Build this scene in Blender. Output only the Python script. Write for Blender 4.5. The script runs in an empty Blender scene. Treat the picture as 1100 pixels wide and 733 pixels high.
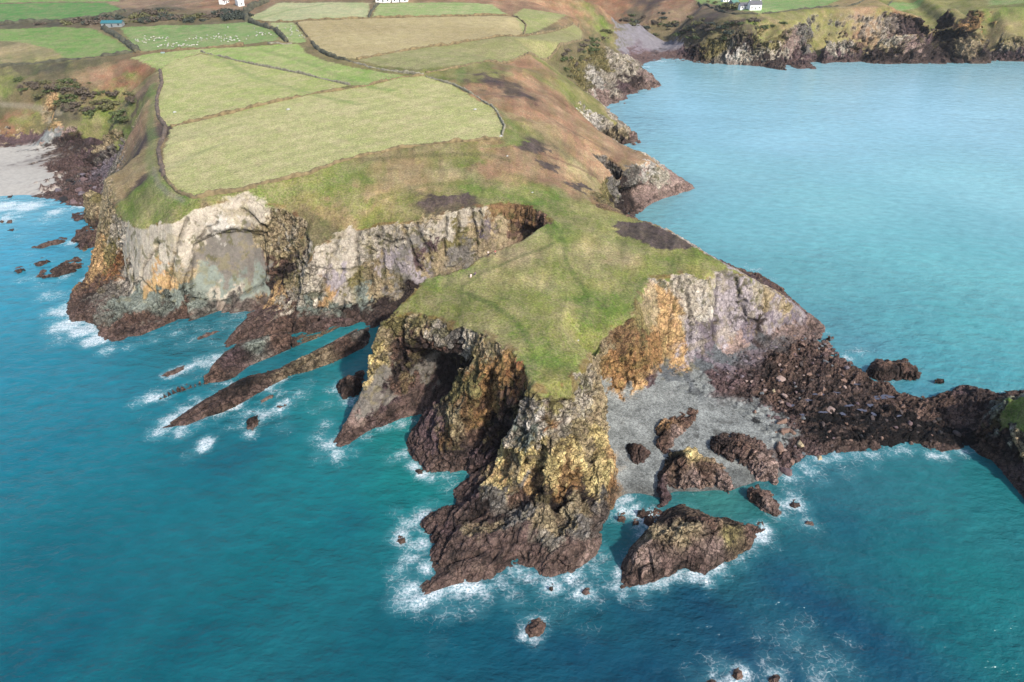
import bpy, bmesh, math, random
import numpy as np
from mathutils import Vector, Euler
from mathutils.geometry import delaunay_2d_cdt

scene = bpy.context.scene
# ---------------------------------------------------------------- camera, sky, sun, exposure
CAM_H, PITCH, FPX = 120.0, math.radians(32.0), 745.0
cam_data = bpy.data.cameras.new('camera')
cam_data.sensor_width = 36.0
cam_data.lens = 36.0 * FPX / 1100.0
cam_data.clip_start = 1.0
cam_data.clip_end = 12000.0
cam = bpy.data.objects.new('camera', cam_data)
scene.collection.objects.link(cam)
cam.location = (0, 0, CAM_H)
cam.rotation_euler = (math.radians(90) - PITCH, 0, 0)
scene.camera = cam

SUN_EL, SUN_AZ = math.radians(40), math.radians(140)      # azimuth clockwise from +Y (the view direction)
sun_dir = Vector((math.sin(SUN_AZ) * math.cos(SUN_EL), math.cos(SUN_AZ) * math.cos(SUN_EL), math.sin(SUN_EL)))
world = bpy.data.worlds.new('World')
scene.world = world
world.use_nodes = True
wn = world.node_tree
wn.nodes.clear()
sky = wn.nodes.new('ShaderNodeTexSky')
sky.sky_type = 'NISHITA'
sky.sun_disc = False
sky.sun_elevation = SUN_EL
sky.sun_rotation = SUN_AZ
sky.air_density = 1.0
sky.dust_density = 1.6
sky.ozone_density = 1.0
bg = wn.nodes.new('ShaderNodeBackground')
bg.inputs['Strength'].default_value = 0.135
wo = wn.nodes.new('ShaderNodeOutputWorld')
wn.links.new(sky.outputs[0], bg.inputs[0])
wn.links.new(bg.outputs[0], wo.inputs[0])
sd = bpy.data.lights.new('sun', 'SUN')
sd.energy = 3.15
sd.angle = math.radians(2.0)
sd.color = (1.0, 0.95, 0.87)
so = bpy.data.objects.new('sun', sd)
scene.collection.objects.link(so)
so.rotation_euler = (-sun_dir).to_track_quat('-Z', 'Y').to_euler()
scene.view_settings.view_transform = 'Standard'
scene.view_settings.look = 'None'
scene.view_settings.exposure = 0.86
scene.view_settings.gamma = 1.0
scene.view_settings.use_curve_mapping = False

rng = np.random.default_rng(7)
random.seed(7)

# ---------------------------------------------------------------- survey helpers
CP, SP = math.cos(PITCH), math.sin(PITCH)
def ray(px, py):
    u, v = (px - 550.0) / FPX, (366.5 - py) / FPX
    return np.array([u, CP + v * SP, -SP + v * CP])
def at(px, py, z=0.0):
    d = ray(px, py)
    t = (z - CAM_H) / d[2]
    return np.array([d[0] * t, d[1] * t, z])
class W(tuple):
    """a surveyed point given in metres"""
    def __new__(cls, *a): return tuple.__new__(cls, a)
def P(p, z=None):
    if isinstance(p, W):
        return np.array([p[0], p[1], p[2] if len(p) > 2 else (0 if z is None else z)], float)
    return at(p[0], p[1], p[2] if len(p) > 2 else (0 if z is None else z))
def PL(line, z=None): return np.array([P(p, z) for p in line])
def densify(pts, k=0.011, mn=0.8, closed=False):
    out = []
    n = len(pts)
    for i in range(n if closed else n - 1):
        a, b = pts[i], pts[(i + 1) % n]
        L = np.linalg.norm((b - a)[:2])
        r = math.hypot(*((a + b)[:2] / 2))
        m = max(1, int(min(L / max(mn, k * r), 60)))
        for j in range(m): out.append(a + (b - a) * j / m)
    if not closed: out.append(pts[-1])
    return np.array(out)

# lattice noise ---------------------------------------------------
NL = 64
_lat = rng.random((NL, NL, NL)).astype(np.float32) * 2 - 1
def vnoise(p):
    p = np.asarray(p, np.float32)
    i = np.floor(p).astype(np.int32); f = p - i
    f = f * f * f * (f * (f * 6 - 15) + 10)
    i0 = i & (NL - 1); i1 = (i + 1) & (NL - 1)
    x0, y0, z0 = i0.T; x1, y1, z1 = i1.T; fx, fy, fz = f.T
    a = _lat[x0, y0, z0] * (1 - fx) + _lat[x1, y0, z0] * fx
    b = _lat[x0, y1, z0] * (1 - fx) + _lat[x1, y1, z0] * fx
    c = _lat[x0, y0, z1] * (1 - fx) + _lat[x1, y0, z1] * fx
    d = _lat[x0, y1, z1] * (1 - fx) + _lat[x1, y1, z1] * fx
    return (a * (1 - fy) + b * fy) * (1 - fz) + (c * (1 - fy) + d * fy) * fz
def fbm(p, scale, octs=4, gain=0.5, off=0.0):
    p = np.asarray(p, np.float32) / scale + off
    s = 0; a = 1.0; t = 0
    for o in range(octs):
        s = s + a * vnoise(p); t += a; a *= gain
        p = p * 2.03 + 17.3
    return s / t * 1.6
def ridged(p, scale, octs=3, off=0.0):
    p = np.asarray(p, np.float32) / scale + off
    s = 0; a = 1.0; t = 0
    for o in range(octs):
        s = s + a * (1 - 2 * np.abs(vnoise(p)) ** 0.8); t += a; a *= 0.5
        p = p * 2.1 + 9.7
    return s / t
def sstep(x, a, b):
    t = np.clip((x - a) / (b - a), 0, 1)
    return t * t * (3 - 2 * t)
def in_poly(x, y, poly):
    poly = np.asarray(poly)
    inside = np.zeros(x.shape, bool)
    n = len(poly)
    for i in range(n):
        x1, y1 = poly[i][:2]; x2, y2 = poly[(i + 1) % n][:2]
        if y1 == y2: continue
        c = ((y1 > y) != (y2 > y)) & (x < (x2 - x1) * (y - y1) / (y2 - y1) + x1)
        inside ^= c
    return inside
def line_dist(x, y, line):
    d = np.full(x.shape, 1e9)
    for i in range(len(line) - 1):
        ax, ay = line[i][:2]; bx, by = line[i + 1][:2]
        L2 = (bx - ax) ** 2 + (by - ay) ** 2 + 1e-9
        t = np.clip(((x - ax) * (bx - ax) + (y - ay) * (by - ay)) / L2, 0, 1)
        d = np.minimum(d, np.hypot(x - ax - t * (bx - ax), y - ay - t * (by - ay)))
    return d

# ---------------------------------------------------------------- survey of the land (photo column, row, height in metres)
coast_a = [W(-2500, 360), W(-700, 372), (-300, 236), (-120, 225), (-40, 220), (0, 214), (25, 212), (45, 214), (60, 220), (75, 222), (92, 224),
    (100, 232), (106, 245), (112, 256), (117, 263), (104, 276), (98, 284), (98, 292), (88, 304), (78, 311), (70, 322), (70, 335), (76, 346), (90, 345),
    (101, 350), (105, 362), (112, 371), (133, 366), (141, 361), (160, 359), (178, 352), (195, 349), (215, 343), (232, 336),
    W(-98.5, 210.3), W(-94, 212.2), W(-90, 214), W(-87.5, 215), W(-86, 215), W(-85, 213.8), W(-86, 212), (274, 333), (262, 345), (248, 360), (235, 375), (252, 372),
    (270, 367), (288, 362), (310, 354), (335, 347), (365, 341), (380, 345), (393, 350), W(-41, 196), W(-37, 184), W(-36, 175), W(-38.5, 167), W(-40.6, 160.5),
    W(-42, 157), W(-43.5, 153), W(-46, 147.5), W(-48, 141), (360, 486), (375, 479), (395, 463), (412, 458), (430, 449), (450, 446), W(-21, 153.3), W(-17.5, 152),
    W(-16, 150.3), W(-18, 149.3), (462, 452), (452, 453), (443, 461), (436, 473), (437, 484), (445, 497), (458, 508), (468, 508), (490, 505), (505, 500), (518, 494),
    (527, 490), W(-3.0, 131.8), W(-2.2, 130.4), W(-4.5, 129.2), (512, 509), (500, 513), (487, 515), (485, 530), (487, 541), (470, 545), (452, 557), (450, 565), (462, 580), (460, 595),
    (462, 608), (467, 615), (455, 623), (440, 638), (435, 652), (443, 650), (455, 640), (475, 632), (500, 625), (510, 628), (525, 628), (545, 610),
    (560, 607), (578, 613), (580, 620), (590, 623), (605, 615), (615, 618), (630, 605), (640, 597), (650, 580), (645, 570), (655, 549), (660, 536),
    (672, 532), (688, 531), (700, 534), (712, 538), (726, 530), (745, 531), (770, 529), (785, 532), (800, 524), (815, 519), (838, 520), (846, 510), (852, 500), (865, 495),
    (875, 493), (895, 488), (915, 487), (940, 487), (965, 483), (968, 478), (985, 477), (1000, 487), (1015, 488), (1035, 483), (1050, 479),
    (1062, 482), (1072, 500), (1085, 515), (1100, 535), (1130, 565), (1190, 590), (1260, 560), (1280, 490), (1220, 430), (1140, 412), (1085, 418),
    (1073, 421), (1060, 417), (1042, 413), (1031, 413), (1012, 421), (1000, 426), (985, 424), (970, 421), (962, 415), (955, 409), (940, 408), (931, 402), (926, 393),
    (915, 388), (905, 380), (895, 368), (886, 360), (879, 355), (887, 350), (880, 343), (868, 335), (855, 323), (843, 310), (838, 307), (826, 298), (808, 289),
    W(92, 246), W(80, 249), W(66, 252), W(52, 262), W(44, 274), W(46, 288), W(56, 297), (700, 219), (715, 213), (735, 208), (748, 203), (745, 198), (736, 193),
    (722, 186), W(72, 372), W(60, 388), (668, 164), (675, 159), (688, 154), (686, 149), (678, 141), W(70, 470), W(58, 492), (650, 115), (673, 112), (674, 104), (685, 99), (705, 96), (710, 90),
    (701, 82), (692, 77), (690, 70), (700, 67), (715, 64), (736, 63), (745, 68), (760, 69), (775, 70), (800, 70), (820, 72), (850, 69), (880, 66), (910, 67),
    (950, 64), (985, 59), (1005, 55), (1015, 54), (1030, 59), (1060, 65), (1100, 66), (1160, 67), W(900, 690), W(2500, 720), W(3500, 900), W(3500, 5000), W(-3500, 5000), W(-3500, 400)]

LC_top = [(112, 192, 31), (118, 205, 30), (121, 222, 28), (128, 236, 26), (140, 242, 27.5), (152, 245, 28.5), (165, 243, 30), (185, 237, 33), (200, 232, 33.4),
    (210, 226, 35), (232, 222, 35.5), (260, 222, 34.6), (290, 225, 33.2), (308, 226, 32.6), (316, 232, 31.6)]
GULLY = [(320, 250, 27), (323, 268, 21.5)]
VC_top = [(330, 283, 20), (338, 275, 22), (346, 267, 24), (358, 258, 25.5), (370, 252, 27), (385, 249, 27.5), (400, 246, 28), (420, 243, 29), (440, 243, 29),
    (455, 236, 30.5), (470, 234, 31), (490, 228, 32.5), (505, 223, 33), (518, 222, 33.3), (530, 218, 33.5), (545, 216, 33.5), (560, 217, 33.3), (572, 221, 33),
    (582, 227, 32.3), (590, 236, 31)]
P_chasm = [(590, 237.5, 31), (575, 247, 31), (560, 257, 31), (533, 267, 30.5), (514, 276, 30.5), (500, 287, 30), (478, 293, 29.5), (455, 298, 29), (447, 308, 28),
    (430, 325, 26.5), (415, 338, 25.5)]
P_front = [(437, 339, 25.5), (460, 343, 26), (480, 347, 26.5), (500, 352, 27.5), (520, 359, 28.5), (540, 369, 29), (553, 379, 29), (562, 392, 28.8), (566, 407, 28.5),
    (570, 411, 28.5), (590, 410, 28.3), (612, 409, 27.8), (622, 400, 27), (630, 393, 26), (640, 379, 25), (655, 358, 25), (668, 345, 25.5), (685, 336, 26), (687, 320, 26.5),
    (694, 304, 27), (700, 299, 27), (715, 298, 27), (727, 295, 27), (736, 292, 27), (748, 296, 26.3), (757, 298, 26), (770, 291, 25.5), (785, 291, 25), (799, 297, 24), (812, 304, 22)]
P_back = [(806, 298, 23.3), (785, 288, 25.5), (765, 276, 26.5), (745, 263, 27.5), (720, 247, 28), (705, 241, 28.5), (690, 236, 28.5), (660, 227, 29), (640, 221, 29)]
CV1 = [W(36, 262, 24), (645, 205, 19), (650, 190, 20), (665, 183, 19), (680, 178, 18.5), (698, 171, 18), (708, 178, 16)]
P3_top = [W(66, 345, 16), W(52, 372, 15), (620, 120, 19), (632, 118, 16.5), (645, 122, 14), (660, 128, 12), (670, 135, 9)]
P4_top = [W(56, 455, 16), W(44, 485, 18), (612, 72, 28), (622, 66, 27), (640, 50, 30), (655, 52, 26), (668, 60, 20), (678, 68, 14)]
FAR_top = [(655, 44, 6), (668, 43, 4.5), (700, 43.5, 5), (724, 47, 6), (740, 47, 12), (760, 42, 18), (775, 40, 20), (800, 35, 26), (830, 38, 24), (852, 30, 29), (864, 20, 35), (872, 28, 30), (880, 33, 26),
    (920, 37, 23), (960, 32, 26), (1000, 34, 24), (1022, 24, 31), (1050, 13, 38), (1056, 22, 33), (1044, 38, 21), (1060, 42, 18), (1100, 40, 20), (1200, 38, 22), W(900, 712, 24), W(2500, 760, 30)]
LINES = [
    LC_top, GULLY, VC_top, P_chasm, P_front, P_back, CV1, P3_top, P4_top, FAR_top,
    # foot of the pale western cliff and its rock platform
    [(121, 245, 20), (118, 262, 14), (112, 272, 11), (105, 281, 9), (96, 299, 5), (82, 313, 2.5)],
    [(128, 290, 9), (138, 308, 7), (150, 318, 6), (165, 323, 5.5), (200, 331, 3.8), (232, 327, 2.6), (260, 318, 4.4), (278, 309, 6.6), (290, 300, 10), (304, 292, 12.8), (317, 284, 16)],
    [(85, 335, 2.2), (110, 345, 3.2), (140, 348, 2.6), (175, 342, 2.0), (210, 337, 1.4), (236, 331, 1.2)], [(110, 325, 5), (140, 330, 4)],
    [(120, 358, 1.4), (150, 356, 1.2)],
    [(322, 285, 17), (305, 303, 11), (293, 314, 7), (287, 323, 3)],
    # foot of the ribbed chasm cliff
    [(290, 328, 3), (300, 334, 4), (320, 336, 4), (345, 336, 4), (365, 334, 4), (390, 327, 4), (410, 321, 4.5), (425, 316, 4.5), W(-36, 215.5, 5), W(-26, 217, 5.5), W(-15, 221, 6),
     W(-7, 223, 8), W(2, 223, 12), W(8, 220.5, 19)],
    [(244, 370, 0.9), (262, 354, 3), (285, 344, 4.2), (310, 341, 4.6), (340, 343, 4), (370, 339, 3.4)],
    [W(-45, 203, 2.0), W(-36, 204, 2.6), W(-25, 205, 3), W(-12, 210, 4), W(-3, 214, 7), W(4, 216, 14)],
    [W(-34, 190, 1.2), W(-24, 195, 2.2), W(-10, 204, 4)],
    # back slope of the promontory
    [W(86, 206, 12), W(76, 214, 15), W(66, 224, 17), W(56, 236, 18), W(46, 246, 20), W(38, 254, 23)],
    [W(92, 226, 5), W(80, 234, 7), W(66, 243, 8), W(54, 253, 9), W(44, 262, 10)],
    [(815, 298, 2), (832, 305, 1.6)],
    # buttress, cave and fin
    [(405, 352, 23.5), (400, 365, 21.5), (395, 390, 15), (390, 415, 9), (378, 440, 5), (365, 468, 1.5)],
    [(427, 403, 10.5), (413, 430, 5.5), (397, 449, 2.8), (383, 457, 2)],
    [(400, 400, 12.5), (388, 440, 5)], [(428, 372, 20.5), (415, 382, 18), (405, 392, 14.5)], [(438, 410, 8)],
    [(440, 354, 24.2), (455, 360, 23.6), (470, 365, 23.0), (480, 375, 22.2), (490, 387, 21), (497, 393, 20.4)], [W(-24.5, 157, 5), W(-21.5, 155, 3), W(-18, 153.5, 3), W(-14.8, 151, 4), W(-13.2, 148.6, 8)],
    [(440, 421, 5), (425, 441, 2.5)], [(452, 433, 2)],
    [(553, 380, 28.8), (535, 386, 27), (520, 400, 23), (505, 420, 18.5), (495, 440, 14.5), (487, 458, 11), (481, 475, 7.5), (477, 488, 3.5)],
    [(499, 396, 20), (488, 410, 17.5), (482, 425, 14.5), (477, 445, 10.5), (473, 465, 7)],
    [(563, 403, 27.4), (557, 420, 22), (551, 440, 17.5), (544, 460, 12), (536, 478, 6), (527, 489, 2)],
    [(538, 410, 23.5), (532, 440, 17.5), (522, 468, 11), (508, 484, 6)],
    [(455, 450, 4.5), (450, 465, 4.5), (460, 478, 4), (446, 482, 2.5)], [(465, 496, 2.2), (470, 493, 2.6), (490, 494, 2.8), (508, 490, 2.8)],
    [W(2.4, 130.2, 17), W(0.2, 130, 8), W(-2.0, 129.9, 3)],
    # the yellow tip
    [(590, 412, 27.6), (590, 425, 25.5), (592, 450, 21.5), (590, 480, 17), (592, 510, 12.5), (590, 527, 8.5), (588, 540, 6.5)],
    [(568, 418, 26), (560, 432, 23.5), (556, 446, 21), (546, 456, 18.5), (541, 468, 16), (539, 482, 12), (533, 496, 7), (530, 512, 5.5)],
    [(625, 415, 24.5), (637, 405, 22.5), (645, 412, 20), (648, 430, 17), (648, 445, 15), (648, 458, 13), (651, 470, 11), (660, 486, 8.5), (660, 505, 6.5), (657, 530, 4.6), (650, 546, 3.2)],
    [(570, 450, 22), (570, 480, 16.5), (560, 500, 11.5), (565, 515, 8)], [(620, 450, 20), (625, 480, 14), (622, 510, 9)], [(642, 497, 9), (645, 520, 7)], [(632, 500, 8), (634, 525, 4.5)],
    [W(23.6, 150, 6.3), W(24.6, 144, 5.6), W(24.6, 138, 5), W(24.2, 132, 4.2), W(25, 127, 3.4), W(24.6, 121, 2)],
    [W(20.6, 148, 20), W(21.6, 152, 20)],
    # wave-cut rocks of the tip
    [(520, 528, 6.5), (545, 522, 7)], [(500, 540, 4.5), (480, 556, 3.2), (465, 563, 2)], [(578, 528, 3.8), (552, 543, 3.2), (520, 556, 2.4)], [(600, 545, 6), (585, 552, 6.2), (560, 560, 6), (530, 570, 5), (505, 578, 4.2)],
    [(600, 535, 4.5), (596, 550, 2.2), (599, 566, 2.2)], [(615, 540, 6), (625, 560, 5.6), (632, 577, 4)], [(590, 575, 4.2), (592, 600, 2.6)], [(605, 580, 5), (610, 596, 3)],
    [(560, 585, 3.4), (520, 592, 3), (485, 598, 2.6)], [(545, 600, 1.8), (510, 610, 2.2), (480, 616, 1.8), (458, 630, 1.2)], [(475, 580, 2.6), (470, 600, 1.6)],
    # pebble cove and eastern cliff foot
    [(649, 426, 6.2), (665, 422, 6.4), (690, 418, 6.6), (702, 410, 6.8), (712, 397, 7), (725, 391, 6.6), (738, 389, 6.2), (755, 382, 5.6), (775, 373, 5), (800, 366, 4.4), (820, 359, 4), (845, 351, 3.2), (864, 346, 2.6)],
    [(825, 311, 17.5), (838, 317, 14.5), (850, 325, 10.5), (858, 333, 6.5), (872, 344, 3), (882, 350, 1.2)],
    [(665, 450, 5.2), (700, 435, 5.4), (740, 425, 4.6), (770, 405, 4)], [(668, 490, 3), (700, 510, 2.2), (740, 470, 3.4), (770, 450, 3.4)], [(670, 520, 1.1), (700, 525, 0.9)],
    [(790, 500, 1.8), (820, 480, 2.2), (845, 490, 1)], [(760, 515, 1), (800, 512, 0.9)],
    [(800, 390, 3), (830, 375, 2.5), (865, 365, 1.4)], [(800, 430, 2.6), (850, 410, 2.3), (890, 390, 1.6), (915, 400, 1.5)], [(850, 460, 1.6), (900, 440, 2.1), (950, 430, 1.4)],
    [(880, 475, 1.2), (920, 470, 1.3), (960, 465, 1.3), (1000, 470, 1.2), (1040, 470, 1)], [(925, 400, 1.5), (938, 410, 1.5), (950, 414, 1.2), (960, 421, 1.0)], [(960, 440, 2.2), (990, 432, 2.4), (1012, 434, 2.6), (1030, 445, 2.0)],
    [(1014, 424, 2.6), (1032, 419, 3.6), (1050, 422, 3.8), (1066, 427, 4.6)], [(1050, 455, 2.2), (1060, 468, 2)],
    # islet
    [(1069, 438, 9), (1072, 430, 13), (1082, 425, 15), (1100, 421, 16.5), (1140, 425, 17), (1190, 450, 15), (1210, 490, 10)],
    [(1071, 445, 10), (1078, 452, 10.5), (1090, 460, 11), (1104, 470, 11.5), (1140, 500, 10)], [(1100, 445, 15), (1150, 460, 15)], [(1068, 463, 5), (1080, 482, 4.6), (1100, 508, 4), (1130, 540, 4)],
    # coves to the north-east
    [(652, 219, 2), (665, 223, 2), (680, 222, 2), (695, 215, 2), (712, 207, 2.4), (735, 201, 1.6)], [(716, 184, 12), (724, 191, 7), (736, 197, 2.6)],
    [(640, 148, 4), (655, 150, 3), (672, 154, 2.2)], [(676, 140, 6), (684, 148, 2.5)],
    [(640, 106, 3), (660, 106, 2.4), (675, 98, 2), (690, 93, 2)], [(650, 85, 12), (668, 80, 10)], [(688, 76, 8), (700, 84, 4), (707, 90, 1.5)],
    [(680, 60, 2.2), (700, 57, 2.2), (725, 57, 2.2), (738, 58, 2)],
    [(745, 63, 2), (775, 66, 2), (820, 68, 2), (850, 65, 2), (880, 62, 2), (950, 60, 2), (985, 56, 2), (1003, 52, 3)], [(1016, 52, 3), (1030, 56, 2), (1060, 62, 2), (1100, 63, 2), (1180, 64, 2)],
    [(1008, 50, 4), (1020, 42, 10), (1036, 28, 22)],
    [(830, 62, 8), (842, 48, 17), (850, 40, 22)], [(820, 50, 14), (824, 42, 20)], [(860, 62, 6), (868, 52, 12)],
    # north-western cove
    [(0, 200, 0.7), (40, 195, 1.2), (60, 187, 1.5)], [(-60, 190, 1.5), (-60, 160, 4), (20, 165, 2.3), (60, 157, 3)], [(0, 150, 3.5), (40, 150, 3.5), (64, 140, 4.5)],
    [(50, 142, 9), (70, 143, 10), (95, 143, 11), (112, 142, 11)], [(45, 166, 2.2), (60, 163, 2.5), (75, 160, 2.5), (95, 157, 3), (112, 152, 4), (117, 160, 4)],
    [(0, 140, 8), (30, 135, 10), (55, 130, 13), (62, 126, 15)], [(0, 115, 16), (65, 118, 18), (100, 120, 18), (118, 128, 14)], [(0, 90, 26), (60, 95, 28), (110, 90, 30)],
    [(0, 72, 33), (60, 68, 35), (130, 62, 39), (165, 68, 41)], [(-200, 150, 10), (-200, 90, 30), (-300, 70, 38)], [W(-600, 420, 12), W(-700, 520, 34), W(-1500, 480, 30)],
    [(155, 178, 34.5), (152, 160, 34.5), (160, 140, 36), (150, 122, 34.5), (158, 105, 37), (160, 80, 40)], [(128, 183, 31), (140, 180, 33)],
    [(140, 150, 21), (132, 163, 11), (126, 172, 6)], [(128, 120, 24), (135, 105, 30)], [(120, 150, 7), (126, 135, 15)],
    [W(-164, 258, 14), W(-168, 268, 12), W(-172, 285, 10)], [W(-176, 262, 3), W(-180, 285, 3), W(-192, 310, 3.5), W(-205, 335, 4)], [(90, 195, 2.4), (75, 205, 1.8), (100, 180, 3), (85, 172, 3.2)],
    # fields, slopes
    [(168, 190, 38), (185, 205, 38), (205, 212, 37.8), (260, 203, 40), (330, 187, 41), (380, 170, 42), (430, 160, 42.5), (480, 155, 43), (538, 148, 43), (545, 135, 43.5), (530, 115, 44), (500, 95, 45), (455, 82, 46)],
    [(165, 185, 36.5), (165, 150, 37), (172, 140, 37.5), (163, 120, 38), (170, 105, 39), (165, 90, 39.5), (172, 72, 41)],
    [(200, 150, 39.5), (300, 140, 41.5), (400, 120, 43.5), (480, 115, 44.5)], [(180, 100, 40.5), (280, 90, 43), (380, 62, 47), (325, 25, 50)], [(200, 55, 43), (300, 45, 47)],
    [(340, 222, 34), (332, 248, 28), (325, 258, 24)], [(370, 222, 34), (400, 207, 36.6), (440, 200, 37.4), (480, 190, 38.2), (530, 180, 38.5)], [(420, 225, 33), (470, 214, 35.4), (520, 205, 35.5)],
    [(560, 190, 36), (590, 200, 33.5), (600, 215, 31.5)], [(600, 190, 31.5), (620, 200, 29.5), (625, 210, 29)], [(620, 180, 28), (640, 190, 23)],
    [(560, 165, 39), (600, 160, 34), (640, 165, 25), (665, 168, 20)], [(560, 130, 42), (600, 135, 36), (620, 145, 30)], [(550, 105, 44), (580, 105, 39), (600, 105, 33), (615, 110, 25)],
    [(520, 80, 45.5), (560, 75, 43), (590, 80, 37)], [(550, 40, 48), (600, 45, 42), (625, 45, 34)], [(630, 40, 28), (640, 45, 17)],
    [(0, 20, 42), (60, 25, 42.5), (120, 28, 43)], [(0, 0, 48), (120, 0, 49), (250, 0, 52), (400, 0, 54), (500, 4, 52), (600, 0, 49), (640, 0, 46)], [(60, 48, 38), (200, 28, 44), (240, 20, 46)],
    [(470, 50, 47), (550, 20, 49), (620, 20, 42)], [(660, 25, 26), (700, 22, 21.5), (700, 0, 34), (760, 0, 39)], [(730, 25, 25), (750, 15, 32)], [(675, 36, 8), (720, 38, 10)],
    [(805, 8, 41), (860, 10, 40), (960, 8, 41), (1060, 6, 42), (1200, 5, 43)], [(830, 20, 35), (800, 20, 36), (780, 20, 34)],
    [W(-2500, 900, 66), W(-1200, 900, 64), W(-600, 900, 66), W(0, 950, 70), W(300, 1000, 64), W(700, 1000, 62), W(1500, 1000, 60), W(3000, 1100, 60)],
    [W(-3000, 1600, 90), W(0, 1600, 95), W(3000, 1700, 85)], [W(-3400, 4500, 120), W(0, 4500, 130), W(3400, 4500, 120)],
    [(620, 300, 29), (600, 350, 29.3), (540, 320, 29.6)], [(650, 280, 28.6), (700, 270, 28.6), (740, 280, 27.6)], [(590, 270, 30.4), (600, 240, 30.6)], [(470, 325, 28), (520, 345, 29)],
]
# ---------------------------------------------------------------- height model: a TIN of the survey lines, rasterised
coast = PL(coast_a, 0.0)
coast_d = densify(coast, closed=True)
coast_d[:, 2] = -0.25
pts = [coast_d]
for L in LINES: pts.append(densify(PL(L)))
# short scarps behind silhouettes: the chasm side and the east side of the tip drop steeply
ch = densify(PL(P_chasm)); k = np.linspace(0, 1, len(ch))
foot = ch + np.stack([-1.8 - 0 * k, 2.6 + 0 * k, 0 * k], 1); foot[:, 2] = np.interp(k, [0, 0.06, 0.2, 0.45, 1], [29, 21, 10, 5, 2.5]); foot = foot[2:]
pts.append(foot)
land_pts = np.vstack(pts)
# sea bed
sx, sy = np.meshgrid(np.arange(-260, 320, 5.0), np.arange(55, 420, 5.0))
sx2, sy2 = np.meshgrid(np.arange(-2400, 2400, 40.0), np.arange(-100, 900, 40.0))
S = np.vstack([np.stack([sx.ravel(), sy.ravel()], 1), np.stack([sx2.ravel(), sy2.ravel()], 1)])
keep = ~in_poly(S[:, 0], S[:, 1], coast)
S = S[keep]
dS = line_dist(S[:, 0], S[:, 1], np.vstack([coast, coast[:1]]))
rS = np.hypot(S[:, 0], S[:, 1])
S = S[dS > 1.6 + 0.006 * rS]; dS = dS[dS > 1.6 + 0.006 * rS]
S = np.column_stack([S, -np.clip(1.2 + dS * 0.5, 0, 7)])
allp = np.vstack([land_pts, S])
allp[:, :2] += rng.normal(0, 0.004, (len(allp), 2))
res = delaunay_2d_cdt([Vector(p[:2]) for p in allp], [], [], 0, 1e-4)
tv = np.array([v[:] for v in res[0]]); tf = np.array([f[:] for f in res[2] if len(f) == 3]); orig = res[3]
tz = np.array([allp[o[0], 2] if len(o) else 0.0 for o in orig])

class Raster:
    def __init__(s, x0, x1, y0, y1, d):
        s.x0, s.y0, s.d = x0, y0, d
        s.nx, s.ny = int((x1 - x0) / d) + 1, int((y1 - y0) / d) + 1
        s.h = np.full((s.ny, s.nx), -7.0, np.float32)
    def fill(s, v, f, z):
        A = v[f]; Z = z[f]
        mn = A.min(1); mx = A.max(1)
        i0 = np.maximum(0, np.ceil((mn[:, 0] - s.x0) / s.d)).astype(int); i1 = np.minimum(s.nx - 1, np.floor((mx[:, 0] - s.x0) / s.d)).astype(int)
        j0 = np.maximum(0, np.ceil((mn[:, 1] - s.y0) / s.d)).astype(int); j1 = np.minimum(s.ny - 1, np.floor((mx[:, 1] - s.y0) / s.d)).astype(int)
        for t in np.nonzero((i1 >= i0) & (j1 >= j0))[0]:
            (ax, ay), (bx, by), (cx, cy) = A[t]
            den = (by - cy) * (ax - cx) + (cx - bx) * (ay - cy)
            if abs(den) < 1e-9: continue
            X = s.x0 + s.d * np.arange(i0[t], i1[t] + 1)[None, :]; Y = s.y0 + s.d * np.arange(j0[t], j1[t] + 1)[:, None]
            u = ((by - cy) * (X - cx) + (cx - bx) * (Y - cy)) / den
            w = ((cy - ay) * (X - cx) + (ax - cx) * (Y - cy)) / den
            q = 1 - u - w
            m = (u >= -1e-6) & (w >= -1e-6) & (q >= -1e-6)
            sub = s.h[j0[t]:j1[t] + 1, i0[t]:i1[t] + 1]
            sub[m] = (u * Z[t, 0] + w * Z[t, 1] + q * Z[t, 2])[m]
    def blur(s, n, it=2):
        h = s.h
        for _ in range(it):
            for ax in (0, 1):
                c = np.cumsum(np.pad(h, [(n + 1, n) if a == ax else (0, 0) for a in (0, 1)], mode='edge'), ax)
                w = 2 * n + 1
                h = (np.take(c, range(w, c.shape[ax]), ax) - np.take(c, range(0, c.shape[ax] - w), ax)) / w
        s.h = h
    def get(s, x, y):
        fx = np.clip((x - s.x0) / s.d, 0, s.nx - 1.001); fy = np.clip((y - s.y0) / s.d, 0, s.ny - 1.001)
        i = fx.astype(int); j = fy.astype(int); fx = fx - i; fy = fy - j
        h = s.h
        return (h[j, i] * (1 - fx) + h[j, i + 1] * fx) * (1 - fy) + (h[j + 1, i] * (1 - fx) + h[j + 1, i + 1] * fx) * fy
NEAR = Raster(-190, 175, 75, 360, 0.25); NEAR.fill(tv, tf, tz); NEAR.h = NEAR.h.astype(np.float64); NEAR.blur(2, 2)
FAR = Raster(-1100, 1100, 40, 1700, 2.0); FAR.fill(tv, tf, tz); FAR.h = FAR.h.astype(np.float64); FAR.blur(1, 1)
OUT = Raster(-3400, 3400, 0, 4600, 20.0); OUT.fill(tv, tf, tz)
def H(x, y):
    x = np.asarray(x, float); y = np.asarray(y, float)
    a = NEAR.get(x, y); b = FAR.get(x, y); c = OUT.get(x, y)
    w = np.clip(np.minimum(np.minimum(x - NEAR.x0, 175 - x), np.minimum(y - 75, 360 - y)) / 12, 0, 1)
    w2 = np.clip(np.minimum(1100 - np.abs(x), 1700 - y) / 100, 0, 1)
    return a * w + (1 - w) * (b * w2 + c * (1 - w2))
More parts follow.
